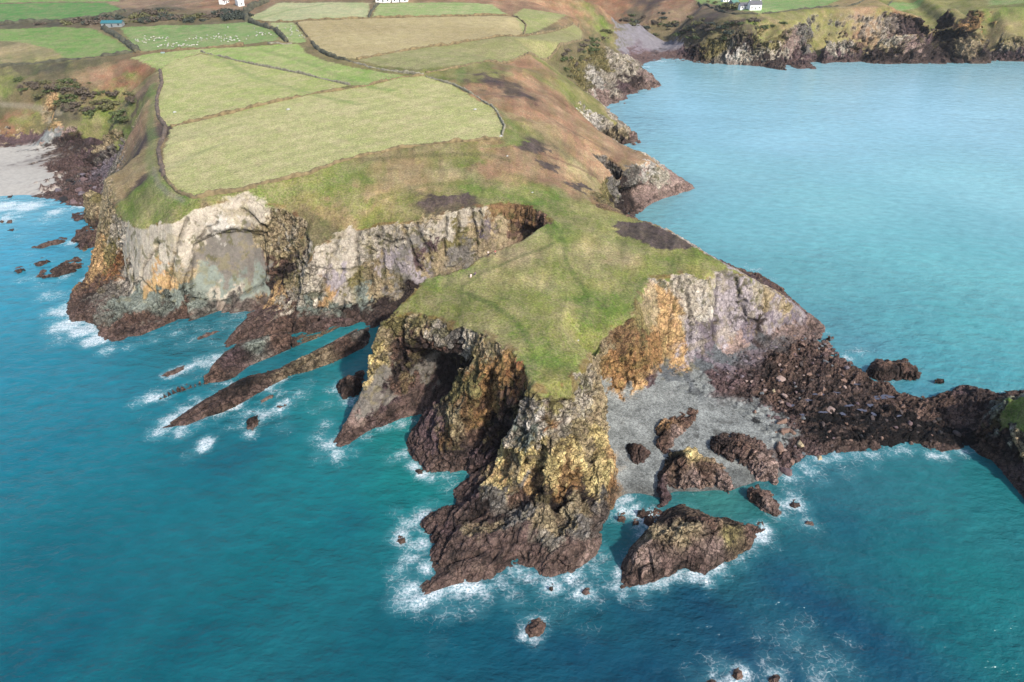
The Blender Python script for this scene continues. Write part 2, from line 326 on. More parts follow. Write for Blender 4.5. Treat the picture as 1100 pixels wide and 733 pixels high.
def hit(px, py):
    """where the sight line of a survey mark meets the land or the sea"""
    d = ray(px, py)
    t = np.geomspace(60, 2500, 9000)
    x, y, z = d[0] * t, d[1] * t, CAM_H + d[2] * t
    h = np.maximum(H(x, y), 0)
    k = np.argmax(z <= h)
    return np.array([x[k], y[k], h[k]])
def hits(L): return np.array([hit(*p) for p in L])

# ---------------------------------------------------------------- mesh helpers
def refine(V, F, mark, fix=None, iters=6):
    for it in range(iters):
        E = np.stack([F, np.roll(F, -1, 1)], 2)                      # edges ab, bc, ca
        key = np.sort(E.reshape(-1, 2), 1)
        code = key[:, 0].astype(np.int64) * (len(V) + 1) + key[:, 1]
        uq, first, inv = np.unique(code, return_index=True, return_inverse=True)
        e = key[first]
        m = mark(V[e[:, 0]], V[e[:, 1]])
        if m.sum() == 0: break
        mid = np.full(len(e), -1); mid[m] = len(V) + np.arange(m.sum())
        nv = (V[e[m, 0]] + V[e[m, 1]]) / 2
        if fix is not None: nv = fix(nv)
        V = np.vstack([V, nv])
        M = mid[inv].reshape(-1, 3); b = M >= 0; n = b.sum(1)
        out = [F[n == 0]]
        f, q = F[n == 3], M[n == 3]
        out += [np.stack([f[:, 0], q[:, 0], q[:, 2]], 1), np.stack([q[:, 0], f[:, 1], q[:, 1]], 1), np.stack([q[:, 2], q[:, 1], f[:, 2]], 1), q]
        for k in range(3):
            s = (n == 1) & b[:, k]
            f, q = np.roll(F[s], -k, 1), np.roll(M[s], -k, 1)
            out += [np.stack([f[:, 0], q[:, 0], f[:, 2]], 1), np.stack([q[:, 0], f[:, 1], f[:, 2]], 1)]
            s = (n == 2) & ~b[:, k]
            f, q = np.roll(F[s], -(k + 1), 1), np.roll(M[s], -(k + 1), 1)
            out += [np.stack([f[:, 0], q[:, 0], f[:, 2]], 1), np.stack([q[:, 0], q[:, 1], f[:, 2]], 1), np.stack([q[:, 0], f[:, 1], q[:, 1]], 1)]
        F = np.vstack(out)
    return V, F
def vnormals(V, F):
    a, b, c = V[F[:, 0]], V[F[:, 1]], V[F[:, 2]]
    n = np.cross(b - a, c - a)
    N = np.zeros_like(V)
    for k in range(3):
        for ax in range(3): N[:, ax] += np.bincount(F[:, k], n[:, ax], len(V))
    return N / (np.linalg.norm(N, axis=1, keepdims=True) + 1e-12)
def mesh_from(name, V, F, attrs=None, smooth=True, mat=None):
    me = bpy.data.meshes.new(name)
    V = np.ascontiguousarray(V, np.float32); F = np.ascontiguousarray(F, np.int32)
    me.vertices.add(len(V)); me.vertices.foreach_set('co', V.ravel())
    me.loops.add(F.size); me.loops.foreach_set('vertex_index', F.ravel())
    me.polygons.add(len(F)); me.polygons.foreach_set('loop_start', np.arange(0, F.size, 3, dtype=np.int32))
    me.polygons.foreach_set('use_smooth', np.full(len(F), smooth))
    me.update(calc_edges=True)
    for k, v in (attrs or {}).items():
        at_ = me.attributes.new(k, 'FLOAT_COLOR', 'POINT')
        v = np.asarray(v, np.float32)
        if v.shape[1] == 3: v = np.column_stack([v, np.ones(len(v), np.float32)])
        at_.data.foreach_set('color', np.ascontiguousarray(v).ravel())
    if mat: me.materials.append(mat)
    return me
def link(name, me, parent=None, **props):
    o = bpy.data.objects.new(name, me)
    scene.collection.objects.link(o)
    if parent is not None: o.parent = parent
    for k, v in props.items(): o[k] = v
    return o
def sub(V, F, sel, attrs):
    f = F[sel]; u, inv = np.unique(f, return_inverse=True)
    return V[u], inv.reshape(-1, 3), {k: v[u] for k, v in attrs.items()}
def px_len(a, b):
    c = (a + b) / 2
    return np.linalg.norm(a - b, axis=1) * FPX / np.sqrt(c[:, 0] ** 2 + c[:, 1] ** 2 + (CAM_H - c[:, 2]) ** 2)
# ---------------------------------------------------------------- colours: albedo of each surface, shade painted into some rock marks
GAIN = 0.50
def A(r, g, b, k=1.0):
    f = lambda c: ((c / 255 + 0.055) / 1.055) ** 2.4 if c > 10 else c / 255 / 12.92
    return np.array([f(r), f(g), f(b)]) * GAIN * k
ROCK = dict(pale=A(205, 192, 172), white=A(222, 212, 198), slab=A(132, 124, 114), greeng=A(140, 146, 134), orange=A(218, 178, 126), yellow=A(230, 206, 144), tan=A(190, 170, 134),
            ochre=A(186, 144, 96), rust=A(166, 116, 78), brown=A(122, 96, 82), wet=A(112, 92, 84), purple=A(104, 84, 84), dark=A(70, 58, 54), black=A(36, 32, 32), lilac=A(176, 164, 164),
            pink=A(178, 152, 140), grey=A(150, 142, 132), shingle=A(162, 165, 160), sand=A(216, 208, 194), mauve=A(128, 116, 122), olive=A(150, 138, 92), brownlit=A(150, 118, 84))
# rock colour marks: column, row, colour, roughness of relief; dark marks in caves, gullies and on shaded flanks are painted shade
for _k, _f in (('pale', 1.3), ('white', 1.3), ('lilac', 1.25), ('slab', 1.2), ('greeng', 1.25), ('mauve', 1.2), ('grey', 1.15), ('pink', 1.15), ('yellow', 1.36), ('tan', 1.1), ('ochre', 1.12), ('olive', 1.08), ('orange', 1.15)): ROCK[_k] = ROCK[_k] * _f
ROCK['cobble'] = A(120, 123, 124); ROCK['bay'] = A(150, 144, 148)
for _k in ROCK:
    if _k not in ('sand', 'shingle', 'black', 'pale', 'white'): ROCK[_k] = ROCK[_k] * 1.17
for _k, _f in (('wet', 1.3), ('purple', 1.35), ('brown', 1.3), ('dark', 1.3), ('rust', 1.1)): ROCK[_k] = ROCK[_k] * _f
ROCK_SEEDS = [
    (725, 402, 'cobble', .4), (750, 393, 'cobble', .4), (775, 386, 'cobble', .4), (805, 376, 'cobble', .4), (835, 366, 'cobble', .5), (700, 422, 'shingle', .2), (735, 412, 'cobble', .3), (840, 330, 'lilac', .4), (857, 338, 'lilac', .4), (832, 346, 'lilac', .4), (805, 350, 'mauve', .4), (850, 351, 'pink', .6), (880, 350, 'pink', .6), (780, 358, 'lilac', .4), (760, 320, 'white', .5), (820, 335, 'lilac', .4), (865, 345, 'mauve', .5),
    (590, 460, 'pale', 1), (610, 460, 'pale', 1), (625, 465, 'tan', 1), (570, 455, 'white', 1), (590, 495, 'yellow', 1), (575, 490, 'tan', 1), (610, 505, 'orange', 1), (635, 490, 'tan', 1), (630, 515, 'yellow', 1), (555, 505, 'tan', 1), (560, 520, 'grey', 1), (540, 520, 'yellow', 1), (625, 530, 'dark', 1), (575, 535, 'dark', 1),
    (112, 200, 'tan', .6), (120, 230, 'tan', .8), (128, 250, 'pale', .9), (122, 275, 'olive', 1), (105, 285, 'orange', 1), (125, 280, 'rust', 1), (100, 305, 'brown', 1), (115, 315, 'slab', 1), (80, 325, 'dark', 1),
    (90, 338, 'wet', 1), (120, 340, 'greeng', 1), (140, 345, 'brown', 1), (120, 362, 'wet', .8), (160, 355, 'wet', .8), (190, 345, 'brown', .8), (220, 338, 'greeng', .7), (245, 332, 'slab', .6), (150, 325, 'greeng', .9), (180, 328, 'greeng', .9),
    (140, 270, 'pale', .35), (165, 262, 'pale', .3), (150, 290, 'pale', .4), (185, 260, 'pale', .3), (175, 285, 'pale', .35), (168, 300, 'orange', .4), (185, 308, 'orange', .6), (200, 265, 'pale', .4), (205, 245, 'pale', .3),
    (200, 290, 'tan', .6), (195, 318, 'greeng', .7), (232, 245, 'white', .3), (222, 230, 'pale', .4), (255, 232, 'pale', .4), (280, 230, 'pale', .6), (300, 240, 'tan', .9), (310, 255, 'pale', 1),
    (225, 275, 'slab', .12), (245, 265, 'slab', .08), (268, 270, 'slab', .08), (275, 290, 'slab', .08), (250, 290, 'slab', .08), (220, 300, 'greeng', .1), (245, 312, 'greeng', .12), (270, 305, 'greeng', .12), (240, 322, 'pale', .3),
    (290, 262, 'tan', .6), (290, 285, 'brown', .8), (305, 275, 'tan', .9), (312, 285, 'dark', 1), (300, 300, 'dark', 1), (318, 262, 'tan', 1),
    (326, 290, 'pale', 1), (310, 302, 'tan', 1), (296, 318, 'orange', .8), (312, 320, 'pale', 1), (330, 300, 'pale', 1.1), (340, 315, 'pale', 1.1), (335, 330, 'greeng', 1), (350, 270, 'pale', .6), (372, 260, 'pale', .5),
    (378, 280, 'pale', .4), (365, 300, 'lilac', .5), (355, 315, 'orange', .8), (370, 318, 'pale', .6), (368, 328, 'greeng', .8), (384, 300, 'olive', .8), (395, 265, 'pale', .9), (400, 290, 'tan', 1), (405, 310, 'tan', .9), (396, 318, 'greeng', .8),
    (420, 260, 'pale', .8), (425, 285, 'lilac', .5), (440, 270, 'grey', .5), (442, 290, 'lilac', .5), (430, 302, 'grey', .6), (452, 250, 'pale', .8), (458, 270, 'purple', .9), (449, 240, 'tan', .8), (468, 255, 'pale', .4), (466, 280, 'tan', .7),
    (477, 260, 'olive', .7), (485, 250, 'pale', .5), (493, 262, 'olive', .8), (490, 275, 'grey', .7), (502, 250, 'tan', .6), (510, 260, 'tan', .7), (514, 255, 'mauve', .6), (512, 235, 'pale', .6), (530, 230, 'brownlit', .6), (545, 235, 'brownlit', .6),
    (535, 250, 'tan', .6), (555, 245, 'brown', .8), (570, 232, 'brownlit', .7), (580, 238, 'brown', .8),
    (290, 332, 'purple', .8), (310, 345, 'brown', 1), (340, 345, 'wet', 1), (265, 358, 'wet', .9), (375, 345, 'purple', 1), (380, 335, 'dark', 1), (410, 330, 'dark', 1), (400, 340, 'dark', 1), (440, 310, 'dark', 1),
    (430, 345, 'olive', .9), (412, 360, 'tan', 1), (450, 352, 'tan', 1.1), (470, 352, 'pale', 1.1), (440, 365, 'brown', 1.2), (430, 375, 'dark', 1.2), (455, 375, 'dark', 1.2), (402, 380, 'yellow', 1), (398, 398, 'yellow', 1), (408, 370, 'olive', 1),
    (470, 372, 'brown', 1.2), (480, 385, 'dark', 1.2), (490, 398, 'black', 1), (412, 405, 'slab', .3), (415, 420, 'slab', .25), (400, 440, 'slab', .25), (388, 452, 'pink', .5), (395, 432, 'slab', .35), (427, 398, 'dark', 1), (428, 418, 'brown', .8), (420, 432, 'purple', .8), (405, 388, 'tan', 1), (418, 385, 'brown', 1), (400, 455, 'purple', .9), (450, 405, 'slab', .4), (470, 410, 'dark', .5), (440, 425, 'wet', .5),  # black mark in the cave mouth is shade put into the colour
    (420, 445, 'wet', .6), (380, 470, 'wet', .6), (365, 478, 'wet', .7), (430, 437, 'wet', .6), (392, 410, 'ochre', .8),
    (500, 365, 'pale', .8), (510, 380, 'tan', .8), (530, 372, 'tan', .8), (490, 365, 'grey', .9), (520, 395, 'ochre', .8), (548, 385, 'ochre', .6), (558, 395, 'rust', .6), (540, 405, 'ochre', .8), (505, 410, 'olive', .9), (490, 420, 'olive', .9),
    (500, 435, 'brownlit', .9), (485, 450, 'tan', .9), (520, 430, 'ochre', 1), (540, 430, 'brown', 1), (515, 460, 'brown', 1), (480, 472, 'brownlit', .8), (490, 480, 'dark', 1), (530, 465, 'dark', 1), (550, 440, 'dark', 1), (455, 470, 'purple', 1), (450, 490, 'purple', .9),
    (475, 497, 'wet', .9), (510, 490, 'purple', .9), (466, 450, 'purple', .9),
    (575, 425, 'olive', .6), (605, 425, 'olive', .6), (565, 440, 'grey', .9), (560, 460, 'greeng', 1), (580, 445, 'white', 1), (600, 445, 'pale', 1), (625, 425, 'pale', .9), (630, 445, 'tan', 1), (550, 468, 'pale', 1), (575, 470, 'greeng', 1),
    (597, 448, 'rust', 1), (580, 480, 'yellow', 1.1), (560, 485, 'yellow', 1), (600, 480, 'tan', 1.1), (610, 480, 'yellow', 1), (545, 495, 'yellow', 1), (570, 500, 'yellow', 1.1), (600, 500, 'yellow', 1.1), (620, 500, 'yellow', 1.1), (545, 510, 'orange', 1),
    (580, 515, 'orange', 1), (610, 520, 'ochre', 1), (640, 470, 'yellow', 1), (645, 440, 'tan', 1), (650, 495, 'yellow', .8), (645, 510, 'yellow', .8), (655, 490, 'orange', .8), (640, 525, 'yellow', .9), (645, 540, 'grey', .9), (655, 515, 'ochre', .8),
    (535, 530, 'grey', .9), (560, 530, 'brown', .9), (600, 535, 'dark', .9), (570, 545, 'grey', .9), (550, 555, 'grey', .9), (500, 535, 'purple', .9), (515, 550, 'dark', .9), (585, 550, 'tan', .9), (620, 545, 'tan', .9), (625, 560, 'grey', .9), (595, 583, 'pale', .9), (520, 568, 'tan', .8),
    (480, 555, 'wet', .9), (470, 575, 'purple', .9), (490, 590, 'wet', .7), (530, 580, 'wet', .6), (560, 575, 'wet', .6), (550, 595, 'wet', .6), (600, 595, 'wet', .7), (625, 585, 'wet', .6), (635, 595, 'pink', .6), (480, 615, 'wet', .6), (455, 632, 'wet', .6), (510, 615, 'wet', .6), (580, 605, 'wet', .7), (610, 565, 'tan', .8),
    (655, 375, 'tan', .7), (665, 365, 'brownlit', .7), (660, 390, 'ochre', .8), (675, 395, 'ochre', .8), (690, 385, 'ochre', .7), (665, 410, 'ochre', .8), (690, 405, 'orange', .7), (680, 360, 'brownlit', .7), (690, 345, 'olive', .6), (697, 330, 'tan', .5),
    (712, 320, 'orange', .6), (715, 345, 'orange', .6), (718, 370, 'orange', .7), (725, 388, 'orange', .6), (705, 380, 'ochre', .7), (720, 305, 'pale', .6), (745, 310, 'pale', .5), (745, 335, 'pale', .5), (745, 365, 'lilac', .6), (735, 380, 'lilac', .5),
    (765, 305, 'pale', .5), (785, 305, 'lilac', .4), (775, 330, 'lilac', .4), (800, 320, 'lilac', .4), (765, 355, 'mauve', .4), (790, 345, 'lilac', .5), (805, 335, 'lilac', .5), (825, 325, 'tan', .5), (835, 335, 'mauve', .3), (850, 335, 'mauve', .4), (815, 315, 'pale', .5), (845, 325, 'tan', .6),
    (790, 368, 'pink', .5), (830, 356, 'pink', .6), (870, 350, 'pink', .7), (755, 382, 'mauve', .5), (700, 412, 'purple', .6), (815, 352, 'dark', .6),
    (655, 435, 'shingle', .15), (680, 430, 'shingle', .15), (700, 430, 'shingle', .15), (670, 470, 'shingle', .15), (665, 510, 'shingle', .15), (740, 440, 'shingle', .15), (760, 455, 'shingle', .15), (745, 410, 'shingle', .2), (720, 415, 'shingle', .2), (790, 462, 'shingle', .2), (700, 505, 'shingle', .15),
    (750, 500, 'shingle', .2), (805, 515, 'shingle', .2), (835, 465, 'shingle', .3), (780, 395, 'mauve', .4), (810, 380, 'mauve', .4), (770, 405, 'purple', .7), (800, 410, 'purple', .8), (840, 390, 'brown', 1), (860, 375, 'brown', 1), (880, 385, 'purple', 1), (830, 420, 'brown', 1),
    (860, 430, 'dark', .8), (840, 450, 'purple', .8), (890, 410, 'dark', .8), (900, 440, 'dark', .7), (880, 460, 'black', .6), (930, 450, 'black', .6), (960, 460, 'black', .6), (1000, 465, 'black', .6), (1030, 468, 'black', .6), (920, 475, 'dark', .7), (960, 480, 'dark', .7), (1010, 484, 'dark', .7), (860, 485, 'purple', .8),
    (930, 425, 'dark', .7), (965, 435, 'brown', .8), (1000, 440, 'brown', .8), (1025, 445, 'brown', .8), (980, 448, 'black', .7), (1045, 455, 'brown', .8), (1035, 425, 'purple', .9), (1055, 428, 'dark', .9), (1055, 470, 'brown', .7), (1020, 425, 'brown', .9), (820, 450, 'shingle', .4), (900, 398, 'brown', 1),
    (1070, 442, 'greeng', .9), (1085, 450, 'greeng', .9), (1092, 458, 'pale', .9), (1075, 465, 'dark', .9), (1085, 485, 'dark', .7), (1098, 510, 'purple', .7), (1100, 470, 'tan', .9),
    (815, 300, 'purple', .9), (830, 307, 'brown', .9),
    (700, 180, 'white', .6), (712, 187, 'pale', .7), (660, 195, 'grey', .8), (680, 195, 'slab', .8), (675, 205, 'dark', .8), (665, 217, 'dark', .9), (695, 205, 'pink', .6), (715, 205, 'pink', .6), (735, 202, 'pink', .6), (650, 200, 'olive', .8),
    (640, 128, 'white', .8), (655, 132, 'pale', .8), (665, 142, 'tan', .8), (672, 150, 'dark', .9), (682, 150, 'pink', .8), (690, 165, 'white', .8), (640, 85, 'white', 1), (655, 92, 'pale', 1), (625, 80, 'olive', 1), (665, 70, 'pale', 1), (650, 105, 'pink', .7), (670, 98, 'purple', .7), (680, 85, 'dark', .9), (695, 90, 'pink', .7), (645, 65, 'olive', 1), (670, 62, 'pale', 1), (630, 60, 'olive', .9),
    (700, 49, 'bay', .05), (680, 47, 'bay', .05), (718, 51, 'bay', .05), (668, 46, 'bay', .05), (690, 54, 'mauve', .08), (690, 60, 'purple', .3), (725, 60, 'purple', .4), (748, 52, 'dark', 1), (770, 52, 'olive', 1), (788, 55, 'white', .9), (800, 52, 'dark', 1), (812, 58, 'pale', .9), (835, 55, 'pale', .6), (850, 48, 'pink', .7), (825, 67, 'dark', .7), (855, 65, 'purple', .7), (868, 45, 'grey', 1), (885, 45, 'olive', 1),
    (905, 47, 'pale', .9), (900, 60, 'purple', .7), (925, 45, 'brown', 1), (945, 48, 'tan', .9), (950, 58, 'dark', .9), (965, 40, 'pale', .9), (980, 45, 'pink', .9), (1000, 40, 'purple', 1), (1020, 40, 'black', 1), (1005, 55, 'dark', .9), (1030, 20, 'dark', 1), (1050, 25, 'ochre', 1), (1045, 48, 'tan', .9), (1060, 50, 'dark', 1), (1075, 50, 'slab', 1), (1090, 48, 'tan', 1), (1090, 60, 'purple', .9), (1070, 40, 'olive', .9),
    (830, 45, 'olive', 1), (875, 35, 'grey', 1), (1010, 45, 'dark', 1),
    (80, 150, 'dark', .6), (60, 155, 'dark', .6), (105, 148, 'purple', .7), (70, 138, 'pink', .8), (90, 140, 'purple', .8), (62, 130, 'orange', .6), (20, 195, 'sand', .05), (50, 195, 'sand', .05), (10, 165, 'sand', .05), (40, 160, 'sand', .05), (50, 150, 'shingle', .05), (10, 150, 'purple', .4), (35, 147, 'purple', .4),
    (80, 190, 'purple', 1), (95, 200, 'purple', 1), (75, 210, 'purple', 1), (105, 185, 'mauve', 1), (90, 175, 'purple', 1), (110, 165, 'dark', 1), (122, 160, 'grey', 1), (120, 145, 'tan', 1), (130, 165, 'grey', 1), (5, 135, 'greeng', .8), (30, 140, 'tan', .6),
]
G = dict(green=A(130, 146, 70), lush=A(120, 144, 64), dry=A(166, 162, 98), mix=A(150, 152, 82), straw=A(174, 158, 112), heath=A(174, 136, 106), bracken=A(176, 132, 102), rusty=A(166, 118, 90), purple=A(92, 76, 76),
         scrub=A(126, 114, 80), olive=A(142, 142, 76), moss=A(130, 142, 68), tan=A(170, 146, 104), field=A(178, 182, 122), darkscrub=A(100, 94, 78), pinkish=A(160, 130, 108), grn2=A(128, 160, 84), soil=A(120, 100, 80))
GROUND_SEEDS = [
    (590, 390, 'lush'), (580, 370, 'green'), (600, 365, 'mix'), (620, 380, 'mix'), (625, 345, 'green'), (640, 350, 'mix'), (605, 330, 'mix'), (570, 330, 'mix'), (540, 345, 'mix'), (500, 335, 'olive'), (450, 325, 'olive'), (430, 332, 'olive'), (470, 315, 'mix'), (510, 310, 'dry'), (480, 300, 'green'),
    (530, 290, 'dry'), (550, 275, 'straw'), (580, 260, 'dry'), (600, 250, 'green'), (600, 280, 'mix'), (575, 300, 'dry'), (640, 265, 'dry'), (660, 275, 'straw'), (650, 295, 'mix'), (625, 320, 'green'), (680, 290, 'mix'), (665, 320, 'green'), (690, 275, 'mix'), (720, 285, 'moss'), (760, 283, 'moss'), (790, 292, 'moss'), (740, 290, 'olive'),
    (620, 240, 'mix'), (650, 245, 'dry'), (600, 225, 'moss'), (575, 212, 'lush'), (560, 205, 'moss'), (545, 208, 'green'), (620, 225, 'dry'), (640, 235, 'mix'), (670, 240, 'mix'), (700, 245, 'straw'),
    (680, 250, 'mix'), (655, 355, 'olive'), (690, 315, 'green'), (600, 415, 'olive'), (590, 420, 'olive'), (570, 395, 'lush'), (545, 365, 'mix'), (760, 292, 'olive'),
    (480, 205, 'olive'), (470, 212, 'purple'), (490, 210, 'purple'), (440, 215, 'olive'), (430, 205, 'tan'), (400, 220, 'tan'), (380, 215, 'moss'), (350, 205, 'moss'), (340, 240, 'scrub'), (360, 235, 'tan'), (330, 215, 'olive'), (320, 250, 'scrub'), (400, 235, 'olive'), (450, 195, 'tan'), (480, 185, 'straw'), (440, 180, 'tan'), (520, 180, 'heath'), (540, 170, 'heath'), (500, 170, 'olive'), (540, 190, 'tan'),
    (500, 200, 'green'), (370, 195, 'green'), (320, 200, 'moss'), (280, 212, 'moss'), (240, 215, 'olive'), (215, 218, 'pinkish'), (200, 222, 'moss'), (180, 215, 'green'), (160, 200, 'moss'), (150, 220, 'moss'), (165, 232, 'dry'), (140, 230, 'moss'), (140, 195, 'tan'), (150, 185, 'tan'), (120, 190, 'tan'), (158, 193, 'purple'), (170, 160, 'tan'), (158, 150, 'purple'),
    (570, 180, 'heath'), (600, 175, 'heath'), (620, 185, 'straw'), (600, 195, 'heath'), (640, 180, 'heath'), (575, 158, 'purple'), (560, 150, 'moss'), (580, 140, 'tan'), (570, 120, 'bracken'), (600, 135, 'bracken'), (545, 110, 'bracken'), (550, 100, 'purple'), (520, 95, 'bracken'), (560, 85, 'bracken'), (530, 85, 'purple'), (590, 110, 'heath'), (610, 145, 'heath'), (620, 115, 'olive'), (610, 95, 'olive'), (630, 130, 'rusty'), (650, 150, 'heath'), (670, 165, 'heath'), (595, 75, 'olive'), (600, 62, 'scrub'), (620, 60, 'scrub'),
    (580, 70, 'bracken'), (640, 40, 'scrub'), (645, 25, 'moss'), (660, 30, 'scrub'), (610, 12, 'bracken'), (590, 8, 'bracken'), (660, 8, 'rusty'), (700, 15, 'pinkish'), (730, 20, 'pinkish'), (690, 25, 'heath'), (760, 22, 'purple'), (680, 20, 'darkscrub'), (720, 5, 'rusty'), (705, 2, 'purple'), (650, 15, 'bracken'), (680, 38, 'scrub'), (715, 33, 'scrub'), (745, 40, 'darkscrub'), (790, 25, 'tan'), (770, 35, 'scrub'), (800, 22, 'purple'), (815, 30, 'moss'), (830, 25, 'tan'),
    (840, 20, 'moss'), (850, 25, 'olive'), (880, 15, 'olive'), (900, 15, 'tan'), (930, 18, 'heath'), (960, 22, 'rusty'), (950, 10, 'olive'), (1000, 15, 'olive'), (900, 28, 'olive'), (940, 30, 'heath'), (980, 25, 'tan'), (1060, 15, 'moss'), (1080, 20, 'olive'), (1070, 30, 'tan'), (1095, 10, 'moss'),
    (20, 130, 'rusty'), (40, 125, 'olive'), (10, 110, 'scrub'), (30, 100, 'scrub'), (5, 85, 'moss'), (50, 85, 'scrub'), (70, 90, 'heath'), (60, 100, 'darkscrub'), (90, 85, 'heath'), (110, 85, 'rusty'), (130, 78, 'rusty'), (150, 75, 'rusty'), (90, 110, 'scrub'), (110, 115, 'moss'), (120, 105, 'moss'), (75, 115, 'darkscrub'), (100, 70, 'scrub'), (60, 72, 'darkscrub'), (20, 75, 'darkscrub'), (160, 90, 'pinkish'), (145, 98, 'tan'), (135, 110, 'moss'), (140, 120, 'purple'), (150, 130, 'heath'), (130, 130, 'moss'), (160, 110, 'tan'), (135, 150, 'moss'), (5, 105, 'moss'),
    (10, 58, 'straw'), (40, 60, 'straw'), (60, 62, 'dry'), (80, 20, 'darkscrub'), (130, 22, 'scrub'), (170, 20, 'scrub'), (200, 18, 'scrub'), (230, 20, 'scrub'), (150, 5, 'pinkish'), (200, 5, 'pinkish'), (240, 12, 'pinkish'), (230, 5, 'rusty'), (180, 10, 'darkscrub'), (160, 14, 'darkscrub'), (560, 5, 'bracken'), (120, 24, 'soil'),
    (1090, 435, 'lush'), (1080, 430, 'lush'), (1100, 445, 'lush'), (1150, 450, 'lush'), (520, 75, 'olive'), (480, 80, 'olive'), (470, 95, 'olive'), (550, 135, 'olive'),
]
FIELDS = [
    ([(178, 152), (185, 137), (250, 122), (330, 103), (395, 93), (430, 83), (455, 82), (485, 92), (510, 105), (530, 117), (540, 135), (537, 148), (480, 152), (430, 157), (380, 168), (330, 185), (260, 201), (208, 210), (190, 203), (177, 190), (174, 170)], A(196, 196, 130), A(182, 188, 112)),
    ([(172, 76), (185, 66), (215, 58), (270, 69), (376, 92), (345, 98), (270, 118), (180, 136), (169, 128), (168, 105), (172, 92)], A(190, 195, 122), A(174, 188, 104)),
    ([(140, 62), (160, 58), (215, 53), (290, 49), (320, 47), (330, 58), (350, 66), (380, 73), (440, 82), (400, 92), (376, 92), (270, 69), (215, 57), (185, 66), (172, 75), (160, 70)], A(170, 192, 106), A(148, 182, 86)),
    ([(130, 30), (180, 27), (250, 25), (275, 23), (300, 38), (298, 44), (260, 48), (200, 52), (150, 57), (140, 45)], A(138, 172, 98), A(122, 164, 84)),
    ([(290, 25), (315, 24), (330, 45), (320, 46), (300, 44), (303, 36)], A(168, 190, 120), A(150, 180, 100)),
    ([(0, 32), (60, 29), (100, 31), (125, 43), (143, 56), (100, 61), (70, 63), (55, 52), (20, 45), (-60, 40), (-60, 32)], A(132, 168, 86), A(112, 160, 72)),
    ([(-120, 5), (60, 3), (115, 3), (135, 12), (105, 18), (50, 23), (-120, 22)], A(98, 156, 76), A(88, 148, 70)),
    ([(318, 24), (400, 20), (470, 18.5), (550, 18), (563, 26), (562, 38), (500, 45), (440, 52), (385, 63), (370, 63), (345, 58), (335, 45)], A(200, 184, 130), A(186, 168, 116)),
    ([(385, 65), (440, 54), (562, 40), (622, 28), (626, 42), (600, 50), (560, 60), (500, 69), (450, 75), (410, 71)], A(166, 168, 106), A(152, 152, 96)),
    ([(268, 18), (300, 3), (398, 3.5), (394, 19), (318, 22.5), (285, 23.5), (268, 22)], A(190, 196, 146), A(172, 188, 126)),
    ([(400, 18.5), (405, 4), (500, 3), (528, 5), (546, 16), (470, 17)], A(166, 188, 116), A(152, 180, 104)),
    ([(552, 16), (562, 9), (605, 16), (624, 25), (564, 37)], A(168, 174, 106), A(156, 166, 96)),
    ([(748, 1), (775, 6), (795, 12), (818, 15), (870, 9), (960, 2), (1000, -2), (900, -5), (740, -5)], A(132, 172, 96), A(116, 162, 82)),
    ([(1062, 6), (1100, 4), (1180, 4), (1180, -4), (1060, -2)], A(150, 174, 102), A(136, 166, 92)),
    ([(-60, -1), (60, -2), (130, -2), (128, 1.5), (60, 2), (-60, 3)], A(120, 170, 84), A(110, 160, 76)),
]
PATHS = [  # worn tracks: line, width in metres, colour
    ([(560, 212), (580, 228), (592, 240), (603, 250), (607, 262), (606, 275), (613, 290), (625, 308), (631, 325), (628, 342), (626, 352)], 0.8, A(92, 116, 48)),
    ([(606, 256), (585, 266), (560, 275), (540, 283), (520, 292), (505, 303), (496, 308), (493, 318), (500, 326)], 0.7, A(96, 112, 52)),
    ([(500, 315), (525, 325), (545, 338), (558, 350), (564, 362), (570, 375)], 0.9, A(86, 116, 44)),
    ([(692, 300), (686, 312), (683, 330)], 0.7, A(92, 112, 50)),
    ([(165, 90), (160, 97), (166, 105), (164, 118), (161, 135), (164, 150), (161, 170), (165, 188), (172, 200), (184, 210), (200, 215)], 2.2, A(120, 152, 76)),
    ([(164, 180), (170, 197), (182, 209), (196, 216)], 0.7, A(150, 146, 134)),
    ([(525, 112), (540, 122), (552, 136), (555, 148), (545, 155), (520, 158)], 1.0, A(128, 146, 76)),
    ([(490, 80), (497, 72), (494, 88)], 2.0, A(112, 140, 70)),
    ([(395, 175), (370, 190), (352, 198), (300, 208), (205, 214)], 1.6, A(134, 150, 80)),
    ([(388, 172), (440, 168), (520, 166), (545, 172)], 1.4, A(116, 112, 70)),
    ([(400, 215), (460, 198), (540, 196)], 1.2, A(126, 128, 70)),
    ([(217, 29), (240, 32), (190, 40), (160, 44)], 1.4, A(92, 148, 70)),
    ([(285, 55), (330, 68), (390, 92), (420, 97)], 2.0, A(130, 164, 78)), ([(232, 60), (275, 84), (345, 104), (385, 112)], 2.0, A(140, 168, 88)), ([(272, 22), (310, 11), (355, 4)], 2.6, A(140, 172, 92)),
    ([(0, 112), (35, 115), (65, 122)], 1.6, A(170, 160, 140)),
    ([(560, 160), (600, 172), (640, 190)], 1.0, A(120, 84, 76)), ([(600, 133), (630, 150), (655, 163)], 1.2, A(120, 88, 78)),
]
